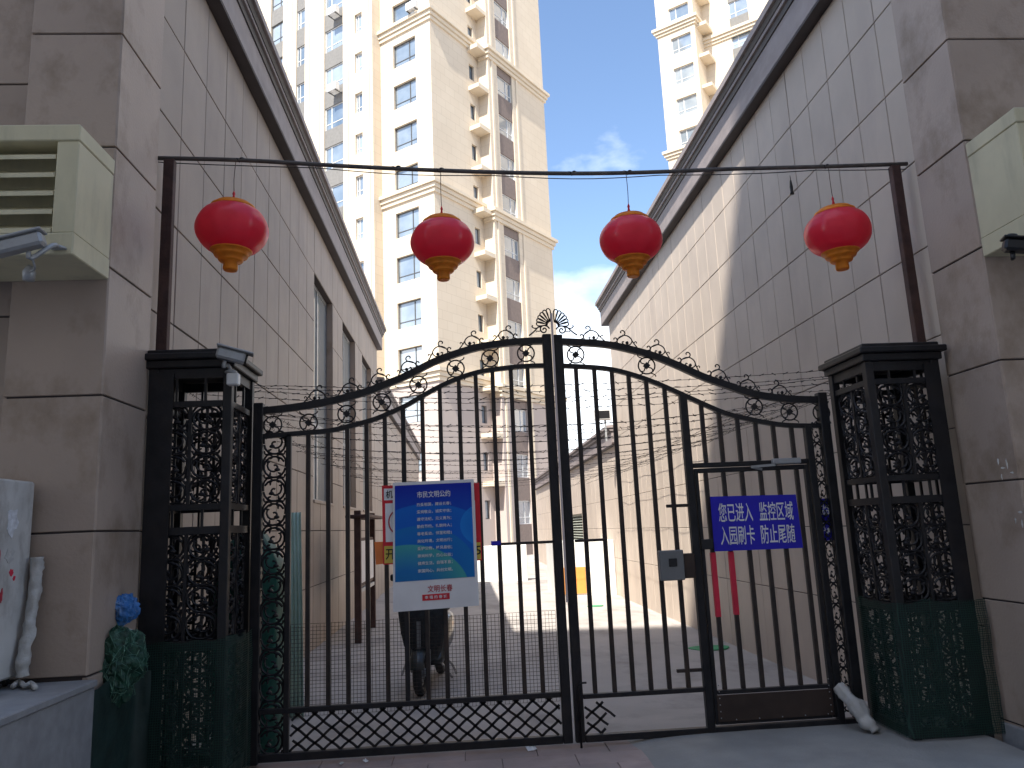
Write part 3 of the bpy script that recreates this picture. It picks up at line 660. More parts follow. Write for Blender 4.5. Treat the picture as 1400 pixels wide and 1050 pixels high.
def crest(mx):
    k = .00053*mx; z = .00053; b = MB()
    def T(p, r=.005): b.tube(smooth([(x*k, 0, y*z) for x, y in p], 3), r, 5)
    T([(-60, 0), (-75, 40), (-65, 80), (-30, 120), (20, 145), (70, 142), (115, 120), (140, 85), (135, 45), (110, 18), (70, 8), (30, 8), (5, 25), (10, 45), (30, 40)])
    T([(130, 100), (170, 60), (215, 20), (250, -8)]); T([(-55, 85), (-30, 110), (0, 135), (18, 165), (10, 195), (-20, 210), (-45, 200), (-50, 178), (-35, 168)])
    T([(-75, 35), (-90, 70), (-115, 75), (-130, 58), (-122, 45)]); T([(-75, 35), (-100, 10), (-160, -6)])
    T([(175, 55), (190, 85), (210, 80), (212, 62)], .004)
    b.lathe([(.002, -.012), (.012, -.006), (.014, .004), (.006, .014), (.001, .016)], 8, (75*k, 0, 38*z))
    return b.mesh('crest_scroll')
CRE = {1: crest(1), -1: crest(-1)}
def shell(sx):
    b = MB(); R0 = .118
    for i in range(6):
        a = D2R(8 + i*14.5); c, s_ = math.cos(a), math.sin(a); R = R0*(1+.16*i/5); w = .0165
        pts = [(r*c - o*s_, 0, r*s_ + o*c) for r, o in ((.03, 0), (R*.55, w*.62), (R*.85, w), (R*.98, w*.55), (R*1.0, 0), (R*.98, -w*.55), (R*.85, -w), (R*.55, -w*.62), (.03, -.001))]
        b.tube(smooth([(sx*x, 0, z+.075) for x, _, z in pts], 2), .0048, 4)
    def T(p, r=.006): b.tube(smooth([(sx*x*.00053, 0, y*.00053) for x, y in p], 3), r, 5)
    T([(30, 90), (70, 130), (120, 140), (160, 115), (165, 70), (135, 35), (95, 40), (80, 75), (100, 100), (125, 92), (128, 72)])
    T([(150, 125), (200, 115), (240, 75), (290, 30), (340, -6)]); T([(200, 112), (230, 100), (270, 108), (290, 130), (275, 145)], .005); T([(150, 60), (190, 55), (225, 58), (235, 40)], .004)
    return b.mesh('shell_finial')
def scroll_tile():
    """one C-scroll medallion for the tall filigree panels, about 0.17 square"""
    b = MB(); r = .0072
    b.tube(ring((0, 0, 0), .072, 14, 'xz', .5, 2*math.pi-.1, False), r, 4)
    sp = [(.058*math.exp(-.28*t)*math.cos(t+2.4), 0, .058*math.exp(-.28*t)*math.sin(t+2.4)) for t in [i*.55 for i in range(12)]]; b.tube(sp, .0066, 4)
    for sx in (-1, 1):
        b.tube(smooth([(sx*.072, 0, .0), (sx*.074, 0, .045), (sx*.05, 0, .082), (sx*.022, 0, .082), (sx*.018, 0, .064), (sx*.034, 0, .058)], 2), .0066, 4)
        b.tube(smooth([(sx*.03, 0, -.066), (sx*.062, 0, -.074), (sx*.07, 0, -.05)], 2), .006, 4)
    b.lathe([(.002, -.014), (.018, -.008), (.02, .002), (.007, .013), (.001, .015)], 7, (.018, 0, -.018))
    for a in (.9, 2.3, 4.0, 5.2):
        c_, s_ = math.cos(a), math.sin(a); b.tube(smooth([(.045*c_, 0, .045*s_), (.058*c_-.012*s_, 0, .058*s_+.012*c_), (.07*c_-.006*s_, 0, .07*s_+.006*c_)], 2), [.004, .006, .008, .006, .004], 4)
    return b.mesh('scroll')
TILE = scroll_tile()
def place(name, me, m, root, loc, rz=0, sc=None):
    o = link(name, me, m, root, Vector(loc) - WLOC[root.name]); o.rotation_euler = (0, 0, rz)
    if sc: o.scale = sc
    return o
def lattice(root, x0, x1, z0, z1, y, pw=.118, ph=.095, cut=None, m='iron'):
    """wavy strips welded into diamonds"""
    b = MB()
    def clip(xa, za, dx, dz, n):
        seg = []
        for i in range(n+1):
            t = i/n; x, z = xa+dx*t, za+dz*t + .003*math.sin(t*n*math.pi/2)
            ok = x0 <= x <= x1 and z0 <= z <= z1 and (cut is None or cut(x, z))
            if ok: seg.append((x, y, z))
            else:
                if len(seg) > 1: b.strip(seg, .017, .009)
                seg = []
        if len(seg) > 1: b.strip(seg, .017, .009)
    H = z1-z0; wd = H*pw/ph; n = int(H/ph*4)
    i = -int(wd/pw)-1
    while x0+i*pw < x1: clip(x0+i*pw, z0, wd, H, n); i += 1
    i = 0
    while x0+i*pw < x1+wd+pw: clip(x0+i*pw, z0, -wd, H, n); i += 1
    return b.build('lattice', m, root)

# --- left leaf (the one with the poster)
gl = empty('gate_leaf', (gp(745, 1000).x, G, .03), label='black wrought iron gate leaf with diamond lattice foot carrying the poster', cat='gate')
hx = gp(352, 700).x; mx = gp(748, 480).x
zbl = gp(395, 970).z; zbot = .06
MB().cbox(hx-.035, hx+.035, G-.035, G+.035, .02, LT[0].z+.06, .005).build('hinge_stile', 'iron', gl)
MB().cbox(mx-.034, mx+.034, G-.03, G+.03, .035, LT[-1].z+.05, .005).build('meeting_stile', 'iron', gl)
MB().strip(between(LT, hx+.036, mx-.035), .052, .045).build('arched_top_rail', 'iron', gl)
MB().strip(between(LB, hx+.036, mx-.035), .034, .04).build('arched_under_rail', 'iron', gl)
sx_ = gp(395, 620).x
MB().cbox(sx_-.019, sx_+.019, G-.02, G+.02, zbot+.02, curve_at(LB, sx_), .004).build('inner_stile', 'iron', gl)
zl = gp(580, 960).z
MB().cbox(hx+.037, mx-.036, G-.022, G+.022, zl-.018, zl+.018, .004).build('lower_rail', 'iron', gl)
MB().cbox(hx+.037, mx-.036, G-.026, G+.026, .035, .088, .004).build('bottom_rail', 'iron', gl)
for i, (px, py) in enumerate(((422, 592), (449, 590), (475, 584), (501, 577), (526, 567), (551, 557), (577, 543), (601, 530), (627, 517), (650, 510), (673, 506), (698, 503), (721, 501))):
    X = gp(px, py).x; w = .031 if i != 5 else .034
    MB().cbox(X-w/2, X+w/2, G-w/2, G+w/2, zl+.018, curve_at(LB, X)-.012, .003).build('bar', 'iron_bar' if i != 5 else 'iron', gl)
lattice(gl, sx_+.02, mx-.036, .09, zl-.02, G)
for px, py in ((373, 581), (422, 578), (474, 566), (522, 550), (572, 526), (623, 504), (670, 490), (719, 483)): place('rosette', ROS, 'iron', gl, gp(px, py))
for px in (438, 483, 523, 564, 607, 651, 697):
    X = gp(px, 500).x; z = curve_at(LT, X); s = (curve_at(LT, X+.08)-curve_at(LT, X-.08))/.16
    o = place('crest_scroll', CRE[-1], 'iron', gl, (X, G, z+.026)); o.rotation_euler = (0, -math.atan(s), 0)
place('shell_finial', shell(-1), 'iron', gl, (mx+.045, G, LT[-1].z+.05))
n_ = 13; za, zz = .16, curve_at(LB, (hx+sx_)/2)-.06
cx = (hx+.035+sx_-.019)/2; wd = (sx_-.019-hx-.035)
for i in range(n_):
    z = za+(zz-za)*i/(n_-1); place('scroll', TILE, 'iron', gl, (cx, G, z), 0 if i % 2 else math.pi, (wd/.155, 1, 1.08))
ly = gp(700, 743).z
MB().cbox(gp(672, 745).x, mx-.036, G-.06, G-.036, ly-.01, ly+.01, .003).build('latch_bolt', 'iron_bar', gl)
MB().box(gp(672, 745).x-.004, gp(684, 745).x, G-.064, G-.032, ly-.006, ly+.024).build('bolt_knob', 'blue_sign', gl)
MB().box(mx+.036, mx+.052, G-.045, G-.036, 1.0, LT[-1].z+.21).build('cover_strip', 'pale_strip', gl)
# fine wire mesh tied behind the lower bars
def wire_mesh(root, x0, x1, z0, z1, y):
    b = MB(); nx = int((x1-x0)/.026); nz_ = int((z1-z0)/.026)
    for i in range(nx+1):
        x = x0+(x1-x0)*i/nx; top = z1 + .03*noise.noise(Vector((x*3, 0, 2))); n4 = 6
        b.tube([(x+.004*noise.noise(Vector((x*20, z, 3))), y+.004*noise.noise(Vector((x*2, z*4, 9))), z) for z in [z0+(top-z0)*k/n4 for k in range(n4+1)]], .0016, 3, caps=False)
    for j in range(nz_+1):
        z = z0+(z1-z0)*j/nz_; n4 = 24
        b.tube([(x, y-.002+.004*noise.noise(Vector((x*2, z*4, 9))), z+.006*noise.noise(Vector((x*2, z*9, 4)))) for x in [x0+(x1-x0)*k/n4 for k in range(n4+1)]], .0016, 3, caps=False)
    o = b.build('wire_mesh', 'iron_bar', root); o['kind'] = 'stuff'
wire_mesh(gl, sx_+.02, mx-.04, zl-.05, gp(560, 846).z, G+.02)

# --- right leaf with wicket door
gr = empty('gate_leaf', (gp(790, 1000).x, G, .03), label='black wrought iron gate leaf with a wicket door and blue sign', cat='gate')
mr_ = gp(763.5, 480).x; hr = gp(1141, 700).x; zrl = gp(880, 947).z
MB().cbox(mr_-.034, mr_+.034, G-.03, G+.03, .035, RT[0].z+.05, .005).build('meeting_stile', 'iron', gr)
MB().cbox(hr-.036, hr+.036, G-.035, G+.035, .02, RT[-1].z+.06, .005).build('hinge_stile', 'iron', gr)
MB().strip(between(RT, mr_+.035, hr-.037), .052, .045).build('arched_top_rail', 'iron', gr)
MB().strip(between(RB, mr_+.035, hr-.037), .034, .04).build('arched_under_rail', 'iron', gr)
dx0 = (gp(945, 640).x+gp(968, 990).x)/2; dx1 = (gp(1112, 640).x+gp(1147, 985).x)/2; dzt = gp(1030, 636).z
MB().cbox(dx0-.028, dx0+.028, G-.028, G+.028, .035, curve_at(RB, dx0), .004).build('door_jamb', 'iron', gr)
MB().cbox(dx1-.026, dx1+.026, G-.028, G+.028, .035, curve_at(RB, dx1), .004).build('door_jamb', 'iron', gr)
MB().cbox(dx0+.03, dx1-.028, G-.024, G+.024, dzt-.004, dzt+.032, .004).build('door_head', 'iron', gr)
MB().cbox(mr_+.036, dx0-.03, G-.022, G+.022, zrl-.016, zrl+.016, .004).build('lower_rail', 'iron', gr)
MB().cbox(mr_+.036, hr-.038, G-.026, G+.026, .033, .08, .004).build('bottom_rail', 'iron', gr)
for px, py in ((787, 501), (812, 503), (836, 506), (859, 512), (883, 519), (908, 529)):
    X = gp(px, py).x; MB().cbox(X-.0155, X+.0155, G-.0155, G+.0155, zrl+.016, curve_at(RB, X)-.012, .003).build('bar', 'iron_bar', gr)
for px, py in ((958, 551), (982, 561), (1007, 569), (1032, 575), (1056, 579), (1081, 581)):
    X = gp(px, py).x; MB().cbox(X-.0155, X+.0155, G-.0155, G+.0155, dzt+.034, curve_at(RB, X)-.012, .003).build('bar', 'iron_bar', gr)
for px, py in ((787, 485), (884, 500), (1031, 556), (1079, 563), (1123, 564)): place('rosette', ROS, 'iron', gr, gp(px, py))
for px in (807, 852, 896, 936, 976, 1015, 1058):
    X = gp(px, 500).x; z = curve_at(RT, X); s = (curve_at(RT, X+.08)-curve_at(RT, X-.08))/.16
    o = place('crest_scroll', CRE[1], 'iron', gr, (X, G, z+.026)); o.rotation_euler = (0, -math.atan(s), 0)
place('shell_finial', shell(1), 'iron', gr, (mr_-.025, G, RT[0].z+.05))
lattice(gr, mr_+.036, mr_+.3, .085, zrl-.018, G, cut=lambda x, z: (x-mr_-.036) < .24 - abs(z-.2)*.9 + .03*math.sin(z*70))
cx = (dx1+.026+hr-.036)/2; wd = hr-.036-dx1-.026; zz = curve_at(RB, cx)-.06
for i in range(14):
    z = .2+(zz-.2)*i/13; place('scroll', TILE, 'iron', gr, (cx, G, z), 0 if i % 2 else math.pi, (wd/.155, 1, 1.0))
MB().cbox(mr_+.036, gp(826, 743).x, G-.06, G-.036, ly-.012, ly+.008, .003).build('latch_bar', 'iron_bar', gr)
zc_ = gp(935, 691).z; MB().cbox(gp(908, 700).x+.02, dx0-.03, G-.012, G+.012, zc_-.012, zc_+.012, .003).build('stub_bar', 'iron_bar', gr)
zc_ = gp(950, 916).z; MB().cbox(gp(908, 700).x-.0, dx0-.03, G-.012, G+.012, zc_-.012, zc_+.012, .003).build('stub_bar', 'iron_bar', gr)
lkx0, lkx1 = gp(899, 772).x, gp(932, 772).x; lz0, lz1 = gp(915, 793).z, gp(915, 752).z
lk = MB().cbox(lkx0, lkx1, G-.075, G-.018, lz0, lz1, .006).build('card_reader', 'reader_grey', gr)
MB().cbox(gp(911, 770).x, gp(922, 770).x, G-.082, G-.0755, gp(915, 774).z, gp(915, 763).z, .002).build('sensor', 'black_plastic', lk)
MB().cbox(lkx1+.003, dx0-.03, G-.06, G+.03, lz0+.01, lz1-.03, .004).build('lock_case', 'kick', gr)
MB().tube([(mr_, G-.042, -.02), (mr_, G-.042, .42), (mr_+.02, G-.05, .44), (mr_+.06, G-.05, .44)], .008, 6).build('drop_bolt', 'iron', gr)
# wicket door
wd_ = MB(); a, b = dx0+.034, dx1-.032; zk0, zk1 = .1, gp(1060, 942).z
wd_.cbox(a, a+.03, G-.02, G+.02, .095, dzt-.01, .003).cbox(b-.03, b, G-.02, G+.02, .095, dzt-.01, .003).cbox(a+.031, b-.031, G-.02, G+.02, dzt-.045, dzt-.01, .003).cbox(a+.031, b-.031, G-.02, G+.02, zk1-.012, zk1+.016, .003).cbox(a+.031, b-.031, G-.018, G+.018, .093, .112, .003)
door = wd_.build('wicket_door', 'iron', gr)
door['label'] = 'wicket door with brown kick plate'
MB().cbox(a+.02, b-.02, G-.026, G-.0205, .114, zk1-.014, .002).build('kick_plate', 'kick', door)
bars_px = []
for px in (958, 982, 1007, 1032, 1056, 1081): bars_px.append(gp(px, 575).x)
for i, X in enumerate(bars_px):
    if a+.04 < X < b-.04: MB().cbox(X-.0155, X+.0155, G-.0155, G+.0155, zk1+.017, dzt-.046, .003).build('bar', 'iron_bar', door)
rv = MB()
for X in [a+.04, b-.04]:
    for k in range(6): rv.tube([(X, G-.03, .14+k*.045), (X, G-.0265, .14+k*.045)], .0045, 6)
for k in range(5): rv.tube([(a+.15+k*.17, G-.03, .125), (a+.15+k*.17, G-.0265, .125)], .0045, 6)
rv.build('rivets', 'grey_metal', door)
MB().cbox(gp(957, 745).x, gp(973, 745).x, G-.05, G-.022, gp(965, 751).z, gp(965, 737).z, .004).build('lock', 'black_plastic', door)
dcx0, dcx1 = gp(1052, 632).x, gp(1090, 632).x; dz = gp(1070, 631).z
cl = MB().cbox(dcx0, dcx1, G-.075, G-.03, dz-.022, dz+.02, .005).build('door_closer', 'grey_metal', gr)
MB().bar((dcx0+.02, G-.06, dz-.026), (gp(1022, 636).x, G-.07, dz-.035), .018, .006).bar((gp(1022, 636).x, G-.072, dz-.036), (gp(1040, 645).x, G-.03, dz-.055), .018, .006).build('arm', 'grey_metal', cl)
for X in bars_px[:2]:
    t = MB(); z1_, z0_ = gp(980, 755).z, gp(985, 842).z
    t.cbox(X-.0185, X+.0185, G-.0185, G+.0185, z0_+random.uniform(-.01, .01), z1_, .002); t.build('red_tape', 'red_tape', None, label=('strip of red tape on the wicket bar next to the door lock' if X == bars_px[0] else 'strip of red tape on the second wicket bar from the door lock'), cat='tape', group='red tape strips on the wicket bars')

# --- iron piers either side
def pier(x0, x1, y0, y1, zt, label, mirror):
    cx, cy = (x0+x1)/2, (y0+y1)/2
    r = empty('iron_gate_pier', (cx, cy, 0), label=label, cat='gate pier')
    c = MB(); c.cbox(x0-.05, x1+.05, y0-.05, y1+.05, zt-.075, zt-.03, .008); c.build('capital', 'iron', r)
    MB().cbox(x0-.012, x1+.012, y0-.012, y1+.012, zt-.029, zt, .006).build('capital_top', 'iron', r)
    MB().cbox(x0-.02, x1+.02, y0-.02, y1+.02, zt-.13, zt-.076, .006).build('necking', 'iron', r)
    p = .03
    for i, px in enumerate((x0+p, x1-p)):
        for j, py in enumerate((y0+p, y1-p)):
            MB().cbox(px-p, px+p, py-p, py+p, -.01, zt-.131, .004).build('post', 'iron', r)
    zr = [(.02, .1), (.86, .92), (1.60, 1.65), (1.76, 1.80), (2.46, 2.50), (zt-.2, zt-.135)]
    for z0, z1 in zr:
        m = MB()
        m.box(x0+2*p, x1-2*p, y0+.012, y0+.047, z0, z1).box(x0+2*p, x1-2*p, y1-.047, y1-.012, z0, z1).box(x0+.012, x0+.047, y0+2*p, y1-2*p, z0, z1).box(x1-.047, x1-.012, y0+2*p, y1-2*p, z0, z1)
        m.build('rail', 'iron', r)
    w = (x1-x0-4*p)
    for face in range(4):
        along = 0 if face < 2 else 1
        f = (y0+.03, y1-.03, x0+.03, x1-.03)[face]
        lo = (x0+2*p) if along == 0 else (y0+2*p); L_ = (x1-x0-4*p) if along == 0 else (y1-y0-4*p)
        for s_ in (.5,):
            m = MB(); q = lo+L_*s_; 
            for zz0, zz1 in ((.1, .86), (.92, 1.60), (1.80, 2.46)):
                if along == 0: m.box(q-.011, q+.011, f-.009, f+.009, zz0, zz1)
                else: m.box(f-.009, f+.009, q-.011, q+.011, zz0, zz1)
            for s2 in (.26, .74):
                q2 = lo+L_*s2; f2 = f + (.02 if face % 2 == 0 else -.02)
                for zz0, zz1 in ((.1, .86), (.92, 1.60), (1.80, 2.46)):
                    if along == 0: m.box(q2-.009, q2+.009, f2-.006, f2+.006, zz0-.02, zz1+.02)
                    else: m.box(f2-.006, f2+.006, q2-.009, q2+.009, zz0-.02, zz1+.02)
            for s2 in (.28, .72):
                q2 = lo+L_*s2
                if along == 0: m.box(q2-.008, q2+.008, f-.008, f+.008, 1.65, 1.76).box(q2-.008, q2+.008, f-.008, f+.008, 2.5, zt-.2)
                else: m.box(f-.008, f+.008, q2-.008, q2+.008, 1.65, 1.76).box(f-.008, f+.008, q2-.008, q2+.008, 2.5, zt-.2)
            m.build('mullion', 'iron', r)
        for s_ in (.25, .75):
            q = lo+L_*s_; tw = L_*.5-.02
            for zz0, zz1, n in ((.1, .86, 5), (.92, 1.60, 4), (1.80, 2.46, 4)):
                for k in range(n):
                    z = zz0+(zz1-zz0)*(k+.5)/n; pos = (q, f, z) if along == 0 else (f, q, z)
                    o = place('scroll', TILE, 'iron', r, pos, (0 if k % 2 else math.pi) + (0 if along == 0 else math.pi/2), (tw/.155, 1, (zz1-zz0)/n/.158))
    return r
PL = (-2.13, -1.57, 5.30, 5.88); PR = (2.94, 3.50, 5.30, 5.88)
pLf = pier(*PL, 2.86, 'black iron filigree gate pier with a surveillance camera under its cap', 1)
pRf = pier(*PR, 2.76, 'black iron filigree gate pier beside the wicket door', -1)
# dark steel sheet closing the far side of each pier towards the wall
MB().box(PL[0]+.013, PL[0]+.17, PL[2]-.004, PL[2]+.008, .1, 2.7).build('side_plate', 'iron', pLf)
MB().box(PR[1]-.12, PR[1]-.013, PR[2]-.004, PR[2]+.008, .1, 2.6).build('side_plate', 'iron', pRf)
# --- green debris netting on the piers
def net(pts, z0, z1, label, sag=.03):
    """hanging net following a plan line"""
    b = MB(); n = 40; m = 14; P = [Vector((*p, 0)) for p in pts]; seg = [(P[i+1]-P[i]).length for i in range(len(P)-1)]; tot = sum(seg); vs = []
    for i in range(n+1):
        s = tot*i/n; k = 0
        while k < len(seg)-1 and s > seg[k]: s -= seg[k]; k += 1
        p = P[k] + (P[k+1]-P[k])*(s/seg[k]); nr = Vector((-(P[k+1]-P[k]).y, (P[k+1]-P[k]).x, 0)).normalized()
        for j in range(m+1):
            t = j/m; w = .028*noise.noise(Vector((i*.21, t*2.2, z1))) + .01*noise.noise(Vector((i*.8, t*6, z1)))
            zz = z0 + (z1 + .035*noise.noise(Vector((i*.18, 5, z0))) - z0)*t
            v = p - nr*(abs(w)+.004); vs.append((v.x, v.y, zz))
    fs = [(i*(m+1)+j, (i+1)*(m+1)+j, (i+1)*(m+1)+j+1, i*(m+1)+j+1) for i in range(n) for j in range(m)]
    b.add(vs, fs, True); return b.build('debris_netting', 'green_net', None, label=label, cat='netting')
net([(PL[0]-.12, 5.27), (PL[1]+.02, 5.27), (PL[1]+.045, 5.31), (PL[1]+.045, 5.74)], .03, .93, 'dark green debris netting wrapped round the pier with the surveillance camera')
net([(PR[0]-.04, 5.76), (PR[0]-.04, 5.29), (PR[0], 5.265), (PR[1]+.05, 5.265)], .06, .93, 'dark green debris netting wrapped round the pier beside the wicket door')
tp = MB(); vs = []; plan = [(-2.118, 4.672), (-2.112, 4.85), (-2.10, 5.05), (-2.10, 5.20), (-2.02, 5.245)]  # added dark sheet: green net and deep shade at the wall foot, both as colour
plan = smooth([(x, y, 0) for x, y in plan], 5)
for i, p in enumerate(plan):
    for j in range(13):
        z = .002+(.76+.05*noise.noise(Vector((i*.35, 2, 0))))*j/12; vs.append((p.x+.022*abs(noise.noise(Vector((i*.45, j*.14, 1))))+.004, p.y-.012*noise.noise(Vector((i*.4, j*.3, 4))), z))
k = len(vs); vs += [(p[0]-.003, p[1]+.003, p[2]) for p in vs]; n_ = len(plan)
fs = [(i*13+j, (i+1)*13+j, (i+1)*13+j+1, i*13+j+1) for i in range(n_-1) for j in range(12)]
tp.add(vs, fs + [tuple(q+k for q in reversed(f_)) for f_ in fs], True)
tp.build('dark_sheet', 'shaded_net', None, label='dark green sheet standing in for netting in deep shade between the granite plinth and the pier', cat='dark_sheet')

# ================================================================== LANTERNS ON THEIR POLE FRAME
LY = 5.58
fr = empty('lantern_frame', (.6, LY, 2.86), label='rusty pole frame on the gate piers with a thin pipe carrying the lanterns', cat='frame')
pts = [PY(x, y, LY) for x, y in ((205, 216), (330, 219), (470, 227), (600, 233), (750, 237), (870, 236), (1000, 231), (1120, 228), (1240, 224))]
pts = smooth(pts, 4)
MB().tube(pts, .017, 8).build('crossbar', 'pipe_grey', fr)
MB().tube([p + Vector((0, .02, -.018 - .018*abs(math.sin(i*.45)))) for i, p in enumerate(pts)], .004, 5).build('cable', 'black_plastic', fr)
def beamz(x): return min(pts, key=lambda p: abs(p.x-x)).z
pa, pb = PY(229.5, 260, LY), PY(224, 470, LY); xl = (pa.x+pb.x)/2
MB().cbox(xl-.039, xl+.039, LY-.03, LY+.03, 2.861, beamz(xl)-.018, .004).build('post', 'rust', fr)
pa, pb = PY(1229, 260, LY), PY(1254, 460, LY); xr_ = (pa.x+pb.x)/2
MB().cbox(xr_-.037, xr_+.037, LY-.03, LY+.03, 2.761, beamz(xr_)-.018, .004).build('post', 'rust', fr)
for px in (327, 541, 600, 781, 857, 1128): 
    p = PY(px, 232, LY); z = beamz(p.x)
    ts = MB(); ts.tube(smooth([(p.x-.03, LY, z+.013), (p.x-.01, LY-.014, z+.004), (p.x, LY, z-.016), (p.x+.012, LY-.015, z+.01), (p.x+.035, LY, z+.014)], 2), .007, 5); ts.build('wire_tie', 'black_plastic', fr)

def lantern(px, py, w, label, tilt=0., turn=0.):
    c = PY(px, py, LY); R = w/2*(LY/FPX)*1.0
    r = empty('red_lantern', c, turn, label, 'lantern', 'red lanterns above the gate'); WLOC[r.name] = Vector((0, 0, 0))
    prof = [(R*math.sin(a)**.80 if math.sin(a) > 0 else 0, R*.74*math.cos(a)) for a in [math.pi*(.165+.705*i/18) for i in range(19)]][::-1]
    prof = [(max(p, .02), z) for p, z in prof]
    MB().lathe(prof, 48, (0, 0, 0), lambda a, z: 1+.010*math.cos(12*a)).build('body', 'lantern_red', r, local=True)
    zt = prof[-1][1]; rt = prof[-1][0]
    MB().lathe([(rt*1.06, zt-.02), (rt*1.12, zt-.004), (rt*1.08, zt+.012), (rt*.90, zt+.018), (rt*.86, zt+.036), (rt*.55, zt+.04)], 32).build('top_collar', 'lantern_gold', r, local=True)
    zb_ = prof[0][1]; rb_ = prof[0][0]
    MB().lathe([(.02, zb_-R*.54), (R*.18, zb_-R*.55), (R*.205, zb_-R*.50), (R*.195, zb_-R*.32), (R*.31, zb_-R*.29), (R*.345, zb_-R*.25), (R*.34, zb_-R*.17), (R*.45, zb_-R*.14), (R*.475, zb_-R*.09), (R*.47, zb_-R*.03), (R*.555, zb_-R*.0), (R*.58, zb_+R*.04), (R*.55, zb_+R*.07)], 32).build('base_tiers', 'lantern_gold', r, local=True)
    top = beamz(c.x) - c.z
    wpts = [(0, 0, zt+.02), (.004, 0, zt+.08), (-.004, 0, (zt+top)*.55), (.003, 0, top-.01)]
    MB().tube(smooth(wpts, 3), .0028, 5).build('hanging_wire', 'rust', r, local=True)
    MB().lathe([(.002, 0), (.012, .02), (.007, .045), (.011, .06), (.002, .085)], 8, (0, 0, zt+.06)).build('knot', 'red_print', r, local=True)
    r.rotation_euler = (0, tilt, turn); return r
lantern(317.5, 314, 99, 'red plastic lantern hanging beside the pier with the surveillance camera', .02, .3)
lantern(605, 332, 91, 'red plastic lantern hanging in front of the apartment tower', 0, 1.1)
lantern(862.5, 328, 91, 'red plastic lantern hanging over the plain bars beside the wicket', -.01, 2.0)
lantern(1145, 318, 94, 'red plastic lantern hanging beside the pier at the windowless wall', -.03, .7)
tp_ = PY(1080, 240, LY); b = MB()
b.tube([tp_, tp_ + Vector((.002, 0, -.05))], .003, 5); b.lathe([(.018, -.16), (.012, -.14), (.014, -.1), (.008, -.05), (.002, -.03)], 7, tp_)
b.build('torn_tassel', 'black_plastic', None, label='scrap of black cloth hanging from the pole frame cable', cat='tassel')

# ================================================================== SIGNS
def board(name, corners, y, th, m, label, cat, parent=None):
    """flat board fixed to the gate, from its four corners on plane y: top-left, top-right, bottom-right, bottom-left"""
    P = [PY(*c, y) for c in corners]; b = MB()
    vs = [p for p in P] + [p + Vector((0, th, 0)) for p in P]
    b.add(vs, [(0, 1, 2, 3), (7, 6, 5, 4), (0, 4, 5, 1), (1, 5, 6, 2), (2, 6, 7, 3), (3, 7, 4, 0)])
    return (b.build(name, m, parent, label=label, cat=cat) if parent is None else b.build(name, m, parent)), P
def put_text(root, P, u, v, body, size, m, width=None, bold=0., name='lettering', y=-.0015):
    """lettering lying on a board whose corners are P (tl, tr, br, bl), centred at fractions u, v from top left"""
    tl, tr, br, bl = P; X = ((tr-tl)+(br-bl))/2; Z = ((tl-bl)+(tr-br))/2
    me = text_mesh(name, body, size, width, bold); c = tl + (tr-tl)*u*(1-v) + (br-bl)*u*v + (bl-tl)*v
    xd = X.normalized(); zd = (Z - xd*Z.dot(xd)).normalized(); yd = xd.cross(zd)
    o = link(name, me, m, root); M = Matrix(((xd.x, zd.x, yd.x, c.x), (xd.y, zd.y, yd.y, c.y), (xd.z, zd.z, yd.z, c.z), (0, 0, 0, 1)))
    o.matrix_basis = Matrix.Translation(Vector((0, y, 0)) - WLOC[root.name]) @ M
    return o
# poster
po, P = board('poster', ((537, 660), (647.5, 655), (655, 828), (537.5, 837)), G-.034, .004, 'white_print', 'blue civic pledge poster with white border hung on the gate bars', 'poster')
def sub(P, u0, u1, v0, v1):
    tl, tr, br, bl = P
    def at(u, v): return tl + (tr-tl)*u*(1-v) + (br-bl)*u*v + (bl-tl)*v
    return [at(u0, v0), at(u1, v0), at(u1, v1), at(u0, v1)]
def printed(root, Q, m, dy, name):
    vs = [q + Vector((0, dy, 0)) for q in Q]; return MB().add(vs + [q + Vector((0, .0008, 0)) for q in vs], [(0, 1, 2, 3), (7, 6, 5, 4), (0, 4, 5, 1), (1, 5, 6, 2), (2, 6, 7, 3), (3, 7, 4, 0)]).build(name, m, root)
printed(po, sub(P, .025, .965, .025, .775), 'poster_print', -.002, 'blue_field')
put_text(po, P, .50, .105, '市民文明公约', .05, 'white_print', .245, .0006, y=-.004)
for i, t in enumerate(('热爱祖国，建设长春；', '爱岗敬业，诚实守信；', '遵守法纪，见义勇为；', '勤俭节约，礼貌待人；', '尊老爱幼，邻里和睦；', '美化环境，文明出行；', '爱护公物，移风易俗；', '崇尚科学，热心公益；', '健康生活，自强不息；', '家国同心，共创文明。')):
    put_text(po, P, .50, .185+i*.0575, t, .026, 'white_print', .252, .0002, y=-.004)
put_text(po, P, .55, .845, '文明长春', .052, 'red_ink', .18, .0004, y=-.002)
printed(po, sub(P, .34, .66, .885, .932), 'red_print', -.002, 'red_band')
put_text(po, P, .50, .908, '幸 福 的 春 城', .024, 'white_print', .16, .0003, y=-.004)
